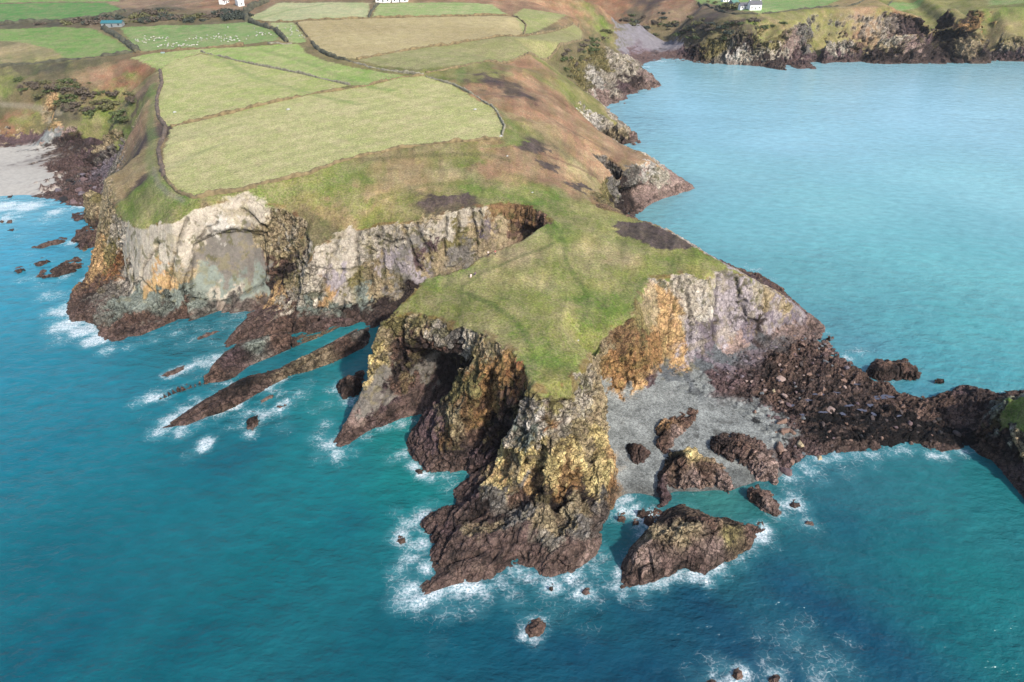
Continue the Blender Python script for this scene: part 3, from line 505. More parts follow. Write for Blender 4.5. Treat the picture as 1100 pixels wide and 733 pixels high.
# dark heather beds that stand a little proud of the turf
HEATHER = [[(655, 242), (672, 238), (695, 242), (720, 250), (742, 262), (748, 268), (735, 269), (705, 266), (688, 264), (668, 255), (660, 248)],
           [(455, 214), (470, 208), (498, 207), (494, 216), (475, 222), (458, 222)], [(555, 158), (575, 154), (590, 160), (580, 166), (560, 164)], [(575, 175), (600, 178), (596, 184), (580, 182)], [(608, 198), (622, 195), (635, 203), (625, 208)]]
COVER_EDGE = (LC_top + GULLY + VC_top + P_chasm + P_front + P_back + [W(30, 256, 27), W(34, 262, 25)] + CV1 + [W(74, 330, 12)] + P3_top + [W(60, 440, 14)] + P4_top + FAR_top
    + [W(3400, 900, 40), W(3400, 4500, 100), W(-3400, 4500, 100), W(-3400, 500, 40), W(-700, 400, 12), (-100, 152, 8), (0, 140, 8), (30, 136, 10), (58, 131, 13), (64, 139, 9), (95, 139, 12), (112, 137, 13), (120, 146, 12), (128, 152, 14), (136, 157, 16), (136, 170, 15), W(-176, 300, 14), W(-166, 270, 16), W(-162, 262, 22)])

# joints and seams that can be followed across the faces
CRACKS = [[(201, 236), (193, 262), (184, 290), (180, 318)], [(213, 268), (204, 290), (196, 314)], [(233, 241), (222, 248), (210, 263), (207, 300), (206, 320)], [(212, 262), (235, 251), (262, 249), (286, 252)], [(286, 252), (286, 290), (281, 305)], [(206, 321), (235, 326), (262, 316), (282, 307)], [(170, 262), (155, 285), (150, 305)], [(150, 300), (172, 318), (205, 321)],
    [(262, 226), (275, 238), (292, 250)], [(384, 250), (385, 275), (386, 318)], [(397, 248), (398, 280), (402, 318)], [(410, 246), (412, 280), (415, 314)], [(365, 256), (352, 290), (342, 332)], [(434, 245), (444, 270), (452, 292)], [(447, 240), (456, 262), (464, 282)], [(478, 234), (478, 255), (479, 276)], [(493, 228), (493, 250), (494, 268)], [(507, 225), (510, 245), (513, 262)], [(516, 224), (517, 256)], [(345, 290), (366, 292), (386, 288)], [(405, 256), (420, 262), (436, 258)],
    [(736, 294), (739, 320), (743, 350), (741, 384)], [(773, 296), (769, 330), (766, 366)], [(729, 298), (723, 340), (716, 392)], [(822, 312), (824, 332), (813, 354)], [(766, 329), (800, 325), (822, 334)], [(790, 300), (795, 318), (801, 345)], [(768, 348), (800, 342), (818, 346)],
    [(592, 436), (590, 470), (593, 505), (588, 530)], [(619, 456), (612, 490), (603, 522)], [(641, 484), (631, 508), (628, 545)], [(570, 446), (575, 480), (562, 512)], [(545, 505), (575, 512), (602, 506)], [(560, 478), (600, 484), (640, 478)], [(580, 530), (550, 544), (512, 560)], [(630, 545), (612, 570), (606, 600)], [(560, 560), (545, 590), (540, 606)], [(500, 545), (480, 575), (468, 602)],
    [(428, 394), (421, 418), (406, 444), (391, 462)], [(448, 436), (432, 440), (415, 450)], [(530, 392), (520, 430), (505, 470)], [(510, 400), (500, 440), (488, 478)], [(548, 390), (540, 430), (530, 470)], [(500, 455), (525, 450), (545, 440)], [(660, 360), (672, 385), (676, 415)], [(690, 345), (690, 380), (694, 408)], [(470, 592), (520, 566), (560, 556)], [(480, 606), (540, 586), (590, 576)], [(500, 620), (560, 601)], [(522, 540), (500, 572)], [(546, 560), (531, 602)], [(576, 560), (566, 602)], [(641, 560), (620, 602)], [(612, 560), (592, 604)], [(455, 582), (490, 561), (520, 549)], [(565, 430), (560, 462), (545, 490)], [(605, 430), (606, 455), (598, 490)], [(632, 420), (630, 450), (622, 478)], [(548, 470), (580, 464), (610, 468), (645, 462)], [(540, 522), (570, 528), (600, 522)], [(100, 300), (125, 320), (150, 345)], [(110, 325), (150, 340), (200, 342)]]
def pool_idw(Pq, pos, vals, power=4.0, eps=0.6):
    out = np.empty((len(Pq), vals.shape[1]))
    pos = pos.astype(np.float32)
    for i in range(0, len(Pq), 20000):
        q = Pq[i:i + 20000].astype(np.float32)
        d2 = ((q ** 2).sum(1)[:, None] + (pos ** 2).sum(1)[None] - 2 * q @ pos.T).clip(0) + eps
        w = d2 ** (-power / 2)
        out[i:i + 20000] = (w @ vals.astype(np.float32)) / w.sum(1, keepdims=True)
    return out
def polar(p):  # log-distance coordinates so far and near marks blend alike
    r = np.hypot(p[:, 0], p[:, 1])
    k = 170 / np.maximum(r, 120)
    return k
STRATA = np.array([0.72, -0.68, 0.12]); STRATA = STRATA / np.linalg.norm(STRATA)
SALONG = np.array([0.66, 0.72, 0.0])
def strata_coords(p, sc, warp=1.3):
    s = p @ STRATA + warp * fbm(p, 14.0, 2, off=3.1)
    return np.stack([s / sc, (p @ SALONG) / (sc * 7), p[:, 2] / (sc * 6)], 1)
def voro(p):
    """nearest and second nearest jittered-cell distance, cell value and a tilted-facet height inside the cell"""
    p = np.asarray(p, np.float32); out = []
    for s in range(0, len(p), 60000):
        q = p[s:s + 60000]; b = np.floor(q).astype(np.int32)
        f1 = np.full(len(q), 9., np.float32); f2 = f1.copy(); cid = np.zeros(len(q), np.float32); tl = cid.copy()
        for dx in (-1, 0, 1):
            for dy in (-1, 0, 1):
                for dz in (-1, 0, 1):
                    c = b + np.array([dx, dy, dz], np.int32); m = c & 63
                    j = np.stack([_lat[m[:, 0], m[:, 1], m[:, 2]], _lat[m[:, 1], m[:, 2], (m[:, 0] + 21) & 63], _lat[m[:, 2], (m[:, 0] + 40) & 63, m[:, 1]]], 1)
                    v = q - (c + j * .5 + .5); d = np.linalg.norm(v, axis=1)
                    n = d < f1
                    f2 = np.where(n, f1, np.minimum(f2, d)); f1 = np.where(n, d, f1); cid = np.where(n, _lat[m[:, 0], (m[:, 1] + 7) & 63, (m[:, 2] + 30) & 63], cid)
                    g = np.stack([_lat[(m[:, 0] + 11) & 63, m[:, 1], m[:, 2]], _lat[m[:, 0], (m[:, 1] + 13) & 63, m[:, 2]], _lat[m[:, 0], m[:, 1], (m[:, 2] + 17) & 63]], 1)
                    tl = np.where(n, (g * v).sum(1), tl)
        out.append(np.stack([f1, f2, cid, tl], 1))
    return np.vstack(out)
def blocks(p, k=1.0):
    """jointed rock: relief in metres, crack mask and block tint"""
    s = p @ STRATA + .8 * fbm(p, 9.0, 2, off=5.5); w = np.stack([fbm(p, 3.5, 2, .5, 1.5), fbm(p, 3.5, 2, .5, 8.5), fbm(p, 3.5, 2, .5, 15.5)], 1) * .3
    q = np.stack([s / 2.0, (p @ SALONG) / 3.8, p[:, 2] / 2.6], 1) / k + w
    a = voro(q); b = voro(q * 2.4 + 9)
    ca = np.exp(-((a[:, 1] - a[:, 0]) / .07)); cb = np.exp(-((b[:, 1] - b[:, 0]) / .10))
    k = np.mean(k) if np.ndim(k) and np.shape(k)[-1] == 1 else k
    return k * (.6 * a[:, 2] + 1.1 * a[:, 3] + .24 * b[:, 2] + .5 * b[:, 3] - .8 * ca - .28 * cb), np.clip(ca + .5 * cb, 0, 1), .6 * a[:, 2] + .4 * b[:, 2]
def rock_relief(p, dist):
    """height of rock relief along the normal, metres"""
    far = np.clip(dist / 190.0, 0.8, 3.0)
    b = vnoise(strata_coords(p, 1.5) + 5.0); b2 = vnoise(strata_coords(p, 4.2, 2.0) + 31.0); b3 = vnoise(strata_coords(p, 0.62, .8) + 11.0)
    d = 0.45 * np.sign(b) * np.abs(b) ** 0.5 + .8 * b2 + 0.2 * b3
    d = d + 0.35 * ridged(p, 5.5, 3, 2.2) + 0.2 * fbm(p, 1.5, 3, 0.6, 8.0)
    return d * .75 * far ** 0.5
# ---------------------------------------------------------------- materials
def new_mat(name):
    m = bpy.data.materials.new(name); m.use_nodes = True
    nt = m.node_tree
    return m, nt, nt.nodes['Principled BSDF'], nt.nodes, nt.links
def N(nodes, t, **kw):
    n = nodes.new(t)
    for k, v in kw.items():
        if k in n.inputs: n.inputs[k].default_value = v
        else: setattr(n, k, v)
    return n
def terrain_material(name, grass_like):
    """albedo from the surveyed cover map, broken up by procedural tufts, cracks and grit"""
    m, nt, bs, nodes, L = new_mat(name)
    col = N(nodes, 'ShaderNodeAttribute', attribute_name='Cover')
    geo = N(nodes, 'ShaderNodeNewGeometry')
    def noise(scale, det=4, rough=0.6, vec=None):
        n = N(nodes, 'ShaderNodeTexNoise', Scale=scale, Detail=det, Roughness=rough)
        L.new(vec or geo.outputs['Position'], n.inputs['Vector']); return n
    def mr(src, a, b, c, d):
        n = N(nodes, 'ShaderNodeMapRange'); n.inputs[1].default_value = a; n.inputs[2].default_value = b; n.inputs[3].default_value = c; n.inputs[4].default_value = d
        L.new(src, n.inputs[0]); return n.outputs[0]
    def mul(a, b):
        n = N(nodes, 'ShaderNodeMath', operation='MULTIPLY'); L.new(a, n.inputs[0]); L.new(b, n.inputs[1]); return n.outputs[0]
    def add(a, b, k=1.0):
        n = N(nodes, 'ShaderNodeMath', operation='MULTIPLY_ADD'); L.new(b, n.inputs[0]); n.inputs[1].default_value = k; L.new(a, n.inputs[2]); return n.outputs[0]
    def lerp1(x):   # fade a factor towards 1 where the rock is smooth
        n = N(nodes, 'ShaderNodeMath', operation='SUBTRACT'); L.new(x, n.inputs[0]); n.inputs[1].default_value = 1
        k = mr(col.outputs['Alpha'], .05, .8, .18, 1.1)
        q = N(nodes, 'ShaderNodeMath', operation='MULTIPLY_ADD'); L.new(n.outputs[0], q.inputs[0]); L.new(k, q.inputs[1]); q.inputs[2].default_value = 1
        return q.outputs[0]
    bump = N(nodes, 'ShaderNodeBump')
    if grass_like:
        n1 = noise(1.6, 5, .75); n2 = noise(.32, 4, .6); n3 = noise(5.0, 2, .6)
        v = mul(mul(mr(n1.outputs[0], .3, .7, .42, 1.68), mr(n2.outputs[0], .3, .7, .86, 1.15)), mr(n3.outputs[0], .25, .75, .72, 1.3))
        hue = noise(.75, 4, .7); hv = mr(hue.outputs[0], .3, .7, .485, .512)
        h = add(n1.outputs[0], n3.outputs[0], .4)
        bump.inputs['Strength'].default_value = .85; bump.inputs['Distance'].default_value = .4
    else:
        warp = noise(.7, 3, .6)
        wv = N(nodes, 'ShaderNodeVectorMath', operation='MULTIPLY_ADD'); L.new(warp.outputs['Color'], wv.inputs[0]); wv.inputs[1].default_value = (1.6, 1.6, 1.6); L.new(geo.outputs['Position'], wv.inputs[2])
        vo = N(nodes, 'ShaderNodeTexVoronoi', feature='DISTANCE_TO_EDGE', Scale=.55); L.new(wv.outputs[0], vo.inputs['Vector'])
        vo2 = N(nodes, 'ShaderNodeTexVoronoi', feature='DISTANCE_TO_EDGE', Scale=1.7); L.new(wv.outputs[0], vo2.inputs['Vector'])
        cell = N(nodes, 'ShaderNodeTexVoronoi', feature='F1', Scale=.9); L.new(wv.outputs[0], cell.inputs['Vector'])
        # bedding planes
        mp = N(nodes, 'ShaderNodeMapping', vector_type='TEXTURE'); mp.inputs['Rotation'].default_value = (0.12, 0, math.radians(-43)); mp.inputs['Scale'].default_value = (.55, 5.0, 4.0)
        L.new(geo.outputs['Position'], mp.inputs['Vector'])
        bed = noise(1.0, 5, .65, mp.outputs[0])
        n1 = noise(1.3, 6, .72); n2 = noise(.22, 4, .6); n3 = noise(4.5, 3, .7)
        c1 = mr(vo.outputs['Distance'], 0, .07, 0, 1); c2 = mr(vo2.outputs['Distance'], 0, .09, 0, 1)
        sep = N(nodes, 'ShaderNodeSeparateColor'); L.new(cell.outputs['Color'], sep.inputs[0])
        v = mul(mul(lerp1(mr(n1.outputs[0], .28, .72, .50, 1.44)), mr(n2.outputs[0], .3, .7, .86, 1.13)), mul(lerp1(mr(bed.outputs[0], .3, .7, .62, 1.32)), lerp1(mr(sep.outputs[0], 0, 1, .82, 1.18))))
        v = mul(v, lerp1(mul(mr(vo.outputs['Distance'], .01, .07, .38, 1.02), mr(vo2.outputs['Distance'], .01, .08, .60, 1.04))))
        v = mul(v, mr(n3.outputs[0], .25, .75, .78, 1.2))
        hue = noise(.5, 4, .7); hv = mr(hue.outputs[0], .3, .7, .487, .511)
        h = add(add(add(add(n1.outputs[0], bed.outputs[0], 1.0), c1, .35), c2, .16), n3.outputs[0], .3)
        L.new(mr(col.outputs['Alpha'], .05, .8, .25, 1.0), bump.inputs['Strength']); bump.inputs['Distance'].default_value = .6
    hs = N(nodes, 'ShaderNodeHueSaturation'); L.new(hv, hs.inputs['Hue']); L.new(v, hs.inputs['Value'])
    if grass_like:       # dead straw among the live blades
        sp1 = noise(1.15, 6, .78); sp2 = noise(.12, 3, .6)
        k = mr(add(sp1.outputs[0], sp2.outputs[0], .6), .72, .92, 0, .6)
        lum = N(nodes, 'ShaderNodeRGBToBW'); L.new(col.outputs['Color'], lum.inputs[0])
        st = N(nodes, 'ShaderNodeMixRGB', blend_type='MULTIPLY'); st.inputs[0].default_value = 1; L.new(lum.outputs[0], st.inputs[1]); st.inputs[2].default_value = (1.55, 1.25, .72, 1)
        mixs = N(nodes, 'ShaderNodeMixRGB'); L.new(k, mixs.inputs[0]); L.new(col.outputs['Color'], mixs.inputs[1]); L.new(st.outputs[0], mixs.inputs[2]); L.new(mixs.outputs[0], hs.inputs['Color'])
    else: L.new(col.outputs['Color'], hs.inputs['Color'])
    L.new(hs.outputs[0], bs.inputs['Base Color'])
    L.new(h, bump.inputs['Height']); L.new(bump.outputs[0], bs.inputs['Normal'])
    bs.inputs['Roughness'].default_value = .92; bs.inputs['Specular IOR Level'].default_value = .2
    return m
MAT_GRASS = terrain_material('turf', True)
MAT_ROCK = terrain_material('rock', False)
def shingle_material():
    m, nt, bs, nodes, L = new_mat('shingle')
    col = N(nodes, 'ShaderNodeAttribute', attribute_name='Cover'); geo = N(nodes, 'ShaderNodeNewGeometry')
    vo = N(nodes, 'ShaderNodeTexVoronoi', feature='F1', Scale=3.6, Randomness=1.0); L.new(geo.outputs['Position'], vo.inputs['Vector'])
    big = N(nodes, 'ShaderNodeTexVoronoi', feature='F1', Scale=.9); L.new(geo.outputs['Position'], big.inputs['Vector'])
    sep = N(nodes, 'ShaderNodeSeparateColor'); L.new(vo.outputs['Color'], sep.inputs[0])
    mr = N(nodes, 'ShaderNodeMapRange'); L.new(sep.outputs[0], mr.inputs[0]); mr.inputs[3].default_value = .55; mr.inputs[4].default_value = 1.4
    pn = N(nodes, 'ShaderNodeTexNoise', Scale=.22, Detail=6.0, Roughness=.7); L.new(geo.outputs['Position'], pn.inputs['Vector'])
    pm = N(nodes, 'ShaderNodeMapRange'); L.new(pn.outputs[0], pm.inputs[0]); pm.inputs[1].default_value = .3; pm.inputs[2].default_value = .7; pm.inputs[3].default_value = .52; pm.inputs[4].default_value = 1.32
    pmul = N(nodes, 'ShaderNodeMath', operation='MULTIPLY'); L.new(pm.outputs[0], pmul.inputs[0]); L.new(mr.outputs[0], pmul.inputs[1])
    hs = N(nodes, 'ShaderNodeHueSaturation'); L.new(col.outputs['Color'], hs.inputs['Color']); L.new(pmul.outputs[0], hs.inputs['Value'])
    L.new(hs.outputs[0], bs.inputs['Base Color'])
    inv = N(nodes, 'ShaderNodeMath', operation='MULTIPLY_ADD'); L.new(vo.outputs['Distance'], inv.inputs[0]); inv.inputs[1].default_value = -1; inv.inputs[2].default_value = 1
    ad = N(nodes, 'ShaderNodeMath', operation='MULTIPLY_ADD'); L.new(big.outputs['Distance'], ad.inputs[0]); ad.inputs[1].default_value = -.7; L.new(inv.outputs[0], ad.inputs[2])
    b = N(nodes, 'ShaderNodeBump', Strength=.8, Distance=.16); L.new(ad.outputs[0], b.inputs['Height']); L.new(b.outputs[0], bs.inputs['Normal'])
    bs.inputs['Roughness'].default_value = .85; bs.inputs['Specular IOR Level'].default_value = .25
    return m
MAT_SHINGLE = shingle_material()
def sand_material():
    m, nt, bs, nodes, L = new_mat('sand')
    col = N(nodes, 'ShaderNodeAttribute', attribute_name='Cover'); L.new(col.outputs['Color'], bs.inputs['Base Color'])
    n = N(nodes, 'ShaderNodeTexNoise', Scale=.4, Detail=5.0); geo = N(nodes, 'ShaderNodeNewGeometry'); L.new(geo.outputs['Position'], n.inputs['Vector'])
    b = N(nodes, 'ShaderNodeBump', Strength=.3, Distance=.3); L.new(n.outputs[0], b.inputs['Height']); L.new(b.outputs[0], bs.inputs['Normal'])
    bs.inputs['Roughness'].default_value = .6
    return m
MAT_SAND = sand_material()
def plain(name, c, rough=.8, vary=.25, scale=1.0, metal=0):
    m, nt, bs, nodes, L = new_mat(name)
    n = N(nodes, 'ShaderNodeTexNoise', Scale=scale, Detail=4.0); tc = N(nodes, 'ShaderNodeTexCoord'); L.new(tc.outputs['Object'], n.inputs['Vector'])
    mr = N(nodes, 'ShaderNodeMapRange'); L.new(n.outputs[0], mr.inputs[0]); mr.inputs[1].default_value = .3; mr.inputs[2].default_value = .7; mr.inputs[3].default_value = 1 - vary; mr.inputs[4].default_value = 1 + vary
    hs = N(nodes, 'ShaderNodeHueSaturation'); hs.inputs['Color'].default_value = (*c, 1); L.new(mr.outputs[0], hs.inputs['Value']); L.new(hs.outputs[0], bs.inputs['Base Color'])
    bs.inputs['Roughness'].default_value = rough; bs.inputs['Metallic'].default_value = metal
    return m

# ---------------------------------------------------------------- the land
th = np.radians(np.arange(-54, 54.01, 0.5)); rr = [68.]
while rr[-1] < 4400: rr.append(rr[-1] * 1.0095)
rr = np.array(rr); T_, R_ = np.meshgrid(th, rr)
gx, gy = np.sin(T_) * R_, np.cos(T_) * R_
V = np.stack([gx.ravel(), gy.ravel(), H(gx, gy).ravel()], 1)
idx = np.arange(len(V)).reshape(len(rr), len(th))
a_, b_, c_, d_ = idx[:-1, :-1].ravel(), idx[:-1, 1:].ravel(), idx[1:, 1:].ravel(), idx[1:, :-1].ravel()
F = np.vstack([np.stack([a_, b_, c_], 1), np.stack([a_, c_, d_], 1)])
F = F[V[F][:, :, 2].max(1) > -3]
def _fix(v): v[:, 2] = H(v[:, 0], v[:, 1]); return v
def _mark(p, q):
    L_ = px_len(p, q); st = np.abs(p[:, 2] - q[:, 2]) / (np.hypot(*(p - q)[:, :2].T) + 1e-6)
    return (L_ > np.where((st > .55) | (p[:, 2] < 8), 1.9, 4.2)) & (np.maximum(p[:, 2], q[:, 2]) > -1.5)
V, F = refine(V, F, _mark, _fix, 7)
N0 = vnormals(V, F)
P0 = V.copy()
dist = np.sqrt(V[:, 0] ** 2 + V[:, 1] ** 2 + (CAM_H - V[:, 2]) ** 2)
# turf cover: everything inside the surveyed cliff-top line
edge = PL(COVER_EDGE)
ISLET = PL([(1077, 429, 13), (1083, 437, 13), (1090, 445, 13.2), (1100, 450, 14), (1115, 456, 14), (1150, 470, 13.5), (1190, 480, 12), (1190, 450, 15), (1140, 424, 17.5), (1100, 420, 17), (1084, 424, 15.2)])
wa = np.clip(dist / 170, .8, 2.5)
wx = V[:, 0] + wa * (1.5 * fbm(V, 7.0, 3, .6, 1.0) + .8 * vnoise(V / 1.3)); wy = V[:, 1] + wa * (1.5 * fbm(V, 7.0, 3, .6, 44.0) + .8 * vnoise(V / 1.3 + 9))
turf = (in_poly(wx, wy, edge) | in_poly(wx, wy, ISLET)).astype(float)
steep = np.clip(N0[:, 2], 0, 1)
nz = fbm(V, 4.0, 4, .6, 77.)
turf *= sstep(steep + .16 * nz, .42, .56) * sstep(V[:, 2] + 2 * nz, 1.5, 4.5)
# spill of turf over the cliff edges (ledges)
near_edge = line_dist(V[:, 0], V[:, 1], edge)
ledge = sstep(steep + .25 * nz, .62, .8) * (V[:, 2] > 14) * (near_edge < 7) * (dist < 330)
tip_grass = in_poly(wx, wy, PL([(570, 408, 28), (614, 407, 28), (628, 414, 24), (615, 428, 24), (592, 434, 24), (572, 428, 25)]))
turf = np.maximum(turf, np.maximum(in_poly(wx, wy, ISLET) * 1.0, tip_grass * .9))
rs = [(hit(a, b), c, r * (.5 if 130 < a < 286 and 222 < b < 326 else .6 if 328 < a < 560 and 225 < b < 325 else 1)) for a, b, c, r in ROCK_SEEDS]
kq = polar(V); rp = np.array([s[0] for s in rs]); kr = polar(rp)
rvals = np.array([np.append(ROCK[s[1]], s[2]) for s in rs])
rvals = np.column_stack([rvals, [s[1] == 'shingle' for s in rs], [s[1] == 'sand' for s in rs]]).astype(float)
def lp(p, k): return np.column_stack([p[:, 0] * k, np.log(np.maximum(np.hypot(p[:, 0], p[:, 1]), 50)) * 170, p[:, 2] * np.clip(k, .5, 1) * 1.2])
bare = 1 - turf
msk = np.nonzero((bare > .05) & (dist < 420))[0]
bl_h, bl_c, bl_t = np.zeros(len(V)), np.zeros(len(V)), np.zeros(len(V))
bl_h[msk], bl_c[msk], bl_t[msk] = blocks(P0[msk])
mfar = np.nonzero((bare > .05) & (dist >= 420) & (dist < 1000))[0]
bl_h[mfar], bl_c[mfar], bl_t[mfar] = blocks(P0[mfar], 3.4)
jit = np.column_stack([fbm(V, 5.0, 3, .6, 3.) * 2.6, fbm(V, 5.0, 3, .6, 23.) * 2.6, fbm(V, 5.0, 3, .6, 53.) * 2.6]) * wa[:, None]
stj = vnoise(strata_coords(V, 1.4) + 40.)
jit = jit * .7 + (np.column_stack([bl_t, np.roll(bl_t, 1), 1.6 * bl_t]) * 1.5 + stj[:, None] * np.array([1.6, 0, 2.2])) * wa[:, None]
rc = pool_idw(lp(V + jit, kq), lp(rp, kr), rvals, 10.0, eps=.3)
rock_col, rough, shing, sandy = rc[:, :3], rc[:, 3], rc[:, 4], rc[:, 5]
gs = [(hit(a, b), c) for a, b, c in GROUND_SEEDS]
gp = np.array([s[0] for s in gs]); gv = np.array([G[s[1]] for s in gs])
jit2 = np.column_stack([fbm(V, 9.0, 4, .65, 5.) * 5, fbm(V, 9.0, 4, .65, 95.) * 5, 0 * nz]) * wa[:, None]
def lp2(p, k): return np.column_stack([p[:, 0] * k, np.log(np.maximum(np.hypot(p[:, 0], p[:, 1]), 50)) * 170])
turf_col = pool_idw(lp2(V + jit2, kq), lp2(gp, polar(gp)), gv, 4.0, eps=2.0)
heathy = np.zeros(len(V))
# tussocks and dry patches
sc = np.clip(dist / 170, .8, 4)
tus = fbm(V / sc[:, None], 2.2, 4, .7, 12.)
pat = fbm(V, 12.0, 4, .6, 61.)
turf_col = turf_col * (1 + .24 * tus)[:, None]
fl = sstep(fbm(V / sc[:, None], 1.3, 3, .7, 29.), .05, .4)[:, None] * .35
turf_col = turf_col * (1 - fl) + turf_col * np.array([.72, 1.0, .55]) * fl        # fresh green blades between the dead ones
turf_col = turf_col + (np.array([.06, .035, .02]) * np.clip(pat, -1, 1)[:, None]) * (turf_col.mean(1, keepdims=True) / .12)
infield = np.zeros(len(V))
for poly, c1, c2 in FIELDS:
    pp = hits([(x, min(max(y, -8), 732)) for x, y in poly])
    m = in_poly(V[:, 0] + .8 * nz, V[:, 1] + .8 * nz, pp)
    k = np.clip(.42 + .8 * fbm(V[m], 38.0, 4, .6, 3.3), 0, 1)[:, None]
    e_ = pp[np.argmax(np.linalg.norm(np.roll(pp, -1, 0) - pp, axis=1))]; f_ = np.roll(pp, -1, 0)[np.argmax(np.linalg.norm(np.roll(pp, -1, 0) - pp, axis=1))]
    nd = np.array([-(f_ - e_)[1], (f_ - e_)[0]]); nd /= np.linalg.norm(nd)
    lines_ = np.sin((V[m][:, :2] @ nd) * 2 * np.pi / 11 + 1.5 * fbm(V[m], 40., 2)) * np.clip(.5 + fbm(V[m], 30., 3, .6, 8.), 0, 1) + .9 * sstep(np.abs(fbm(V[m], 9., 4, .65, 2.)), .25, .6)
    turf_col[m] = (c1 * (1 - k) + c2 * k) * (1 + .055 * lines_)[:, None]
    infield[m] = 1
for line, w, c in PATHS:
    pl = hits(line)
    d = line_dist(V[:, 0] + .5 * nz, V[:, 1] + .5 * tus, pl)
    k = (1 - sstep(d, w * .5, w * 1.3 + .25))[:, None] * .58
    turf_col = turf_col * (1 - k) + c * k
heath_lift = np.zeros(len(V))
for poly in HEATHER:
    pp = hits(poly)
    m = in_poly(V[:, 0] + 3.2 * nz + .7 * tus, V[:, 1] + 3.2 * pat + .7 * tus, pp)
    turf_col[m] = A(100, 86, 82) * (1 + .55 * tus[m] + .3 * vnoise(V[m] / .8))[:, None]
    heath_lift[m] = .5
rough_ground = (1 - infield) * turf
# red soil scars on the turf edge
scar = (np.abs(near_edge - .5) < .9) & (dist < 330) & (fbm(V, 6.0, 3, .6, 15.) > .10)
k = (scar * .55)[:, None]
turf_col = turf_col * (1 - k) + A(140, 92, 62) * k
# relief of bare rock and of the rough turf
bare = 1 - turf
relief = rock_relief(P0, dist) * (.05 + .7 * rough ** 1.3) * np.clip(bare, 0, 1)
relief *= np.clip((V[:, 2] + .6) / 1.6, .25, 1) * (1 - .85 * np.clip(shing + sandy, 0, 1))
kb = bare * np.clip(rough, 0, 1.1) ** 1.5 * (1 - np.clip(shing + sandy, 0, 1))
relief += bl_h * kb * .85 * np.clip((V[:, 2] + .6) / 1.6, .25, 1)
rock_col = rock_col * (1 + (.22 * bl_t - .30 * bl_c) * np.clip(kb * 1.3, 0, 1))[:, None]
# wave-cut ledges of the chasm follow the beds
led = (P0[:, 0] > -125) & (P0[:, 0] < -28) & (P0[:, 1] > 185) & (P0[:, 1] < 226) & (P0[:, 2] < 6) & (bare > .5)
ls = vnoise(np.stack([(P0 @ STRATA) / 1.25 + .5 * fbm(P0, 12., 2), (P0 @ SALONG) / 22., P0[:, 2] * 0], 1) + 60.)
lw = led * np.clip((6 - P0[:, 2]) / 2, 0, 1)
relief = relief * (1 - .6 * lw) + lw * 1.5 * np.sign(ls) * np.abs(ls) ** .7 * np.clip((P0[:, 2] + .5) / 1.5, .3, 1)
crk = np.zeros(len(V))
for line in CRACKS:
    q = hits(line); b0, b1 = q.min(0) - 3, q.max(0) + 3
    m = np.nonzero(((P0 > b0) & (P0 < b1)).all(1))[0]
    if not len(m): continue
    pw = P0[m] + .45 * np.column_stack([fbm(P0[m], 2.5, 2, .6, 3.), fbm(P0[m], 2.5, 2, .6, 13.), fbm(P0[m], 2.5, 2, .6, 33.)]); dd = np.full(len(m), 9.)
    for k in range(len(q) - 1):
        ab = q[k + 1] - q[k]; t = np.clip(((pw - q[k]) @ ab) / (ab @ ab + 1e-9), 0, 1); dd = np.minimum(dd, np.linalg.norm(pw - q[k] - t[:, None] * ab, axis=1))
    crk[m] = np.maximum(crk[m], np.exp(-(dd / .55) ** 2))
crk *= bare
relief -= 1.1 * crk
rock_col = rock_col * (1 - .5 * crk[:, None])
# the great clean slab is set back behind the rest of the face
sl = hits([(208, 264), (235, 252), (262, 250), (285, 253), (286, 290), (281, 305), (262, 315), (235, 325), (207, 319)])
insl = in_poly(P0[:, 0] + .3 * nz, P0[:, 2] + .3 * nz, sl[:, [0, 2]]) & (P0[:, 1] > 200) & (P0[:, 1] < 232) & (bare > .5)
relief = np.where(insl, relief * .12 - 1.3, relief)
Vd = P0 + N0 * relief[:, None]
Vd[:, 2] += rough_ground * (.22 * tus + .10 * nz) * np.clip(sc, 1, 2.5) + heath_lift * (.5 + .5 * tus)
# stones and slabs of the boulder causeway
cause = in_poly(V[:, 0], V[:, 1], hits([(720, 420), (760, 400), (800, 385), (850, 366), (885, 362), (930, 395), (1000, 428), (1040, 440), (1060, 478), (960, 486), (870, 500), (845, 512), (826, 470), (800, 450), (780, 430)]))
cob = cause * np.clip(V[:, 2] + .4, 0, 1)
blk = ridged(V, 2.6, 3, 4.4) ; blk2 = fbm(V, 1.1, 3, .6, 2.)
Vd[:, 2] += cob * (.45 * blk + .3 * blk2)
# sea caves: hollow the cliff behind its face
for (c0, dr, wl, dep, z0, z1) in [(np.array([-18.5, 154.5, 8]), (.2, 1), 7.5, 9, 1, 20), (hit(303, 292), (.35, 1), 5, 4, 2, 14), (hit(680, 208), (-.1, 1), 12, 9, 2, 11), (hit(573, 243), (.6, .8), 7, 5, 3, 27), (hit(1018, 44), (.3, 1), 14, 24, 1, 26), (hit(548, 462), (.2, 1), 7, 5, 2, 14)]:
    dr = np.array(dr) / np.hypot(*dr); q = P0[:, :2] - c0[:2]
    along = q @ dr; lat = q @ np.array([-dr[1], dr[0]])
    w = np.exp(-(lat / wl) ** 2) * np.exp(-(along / (dep * 1.1)) ** 2) * sstep(P0[:, 2], z0, z0 + 3) * (1 - sstep(P0[:, 2], z1 - 4, z1)) * bare
    Vd[:, :2] += dr * (w * dep)[:, None]
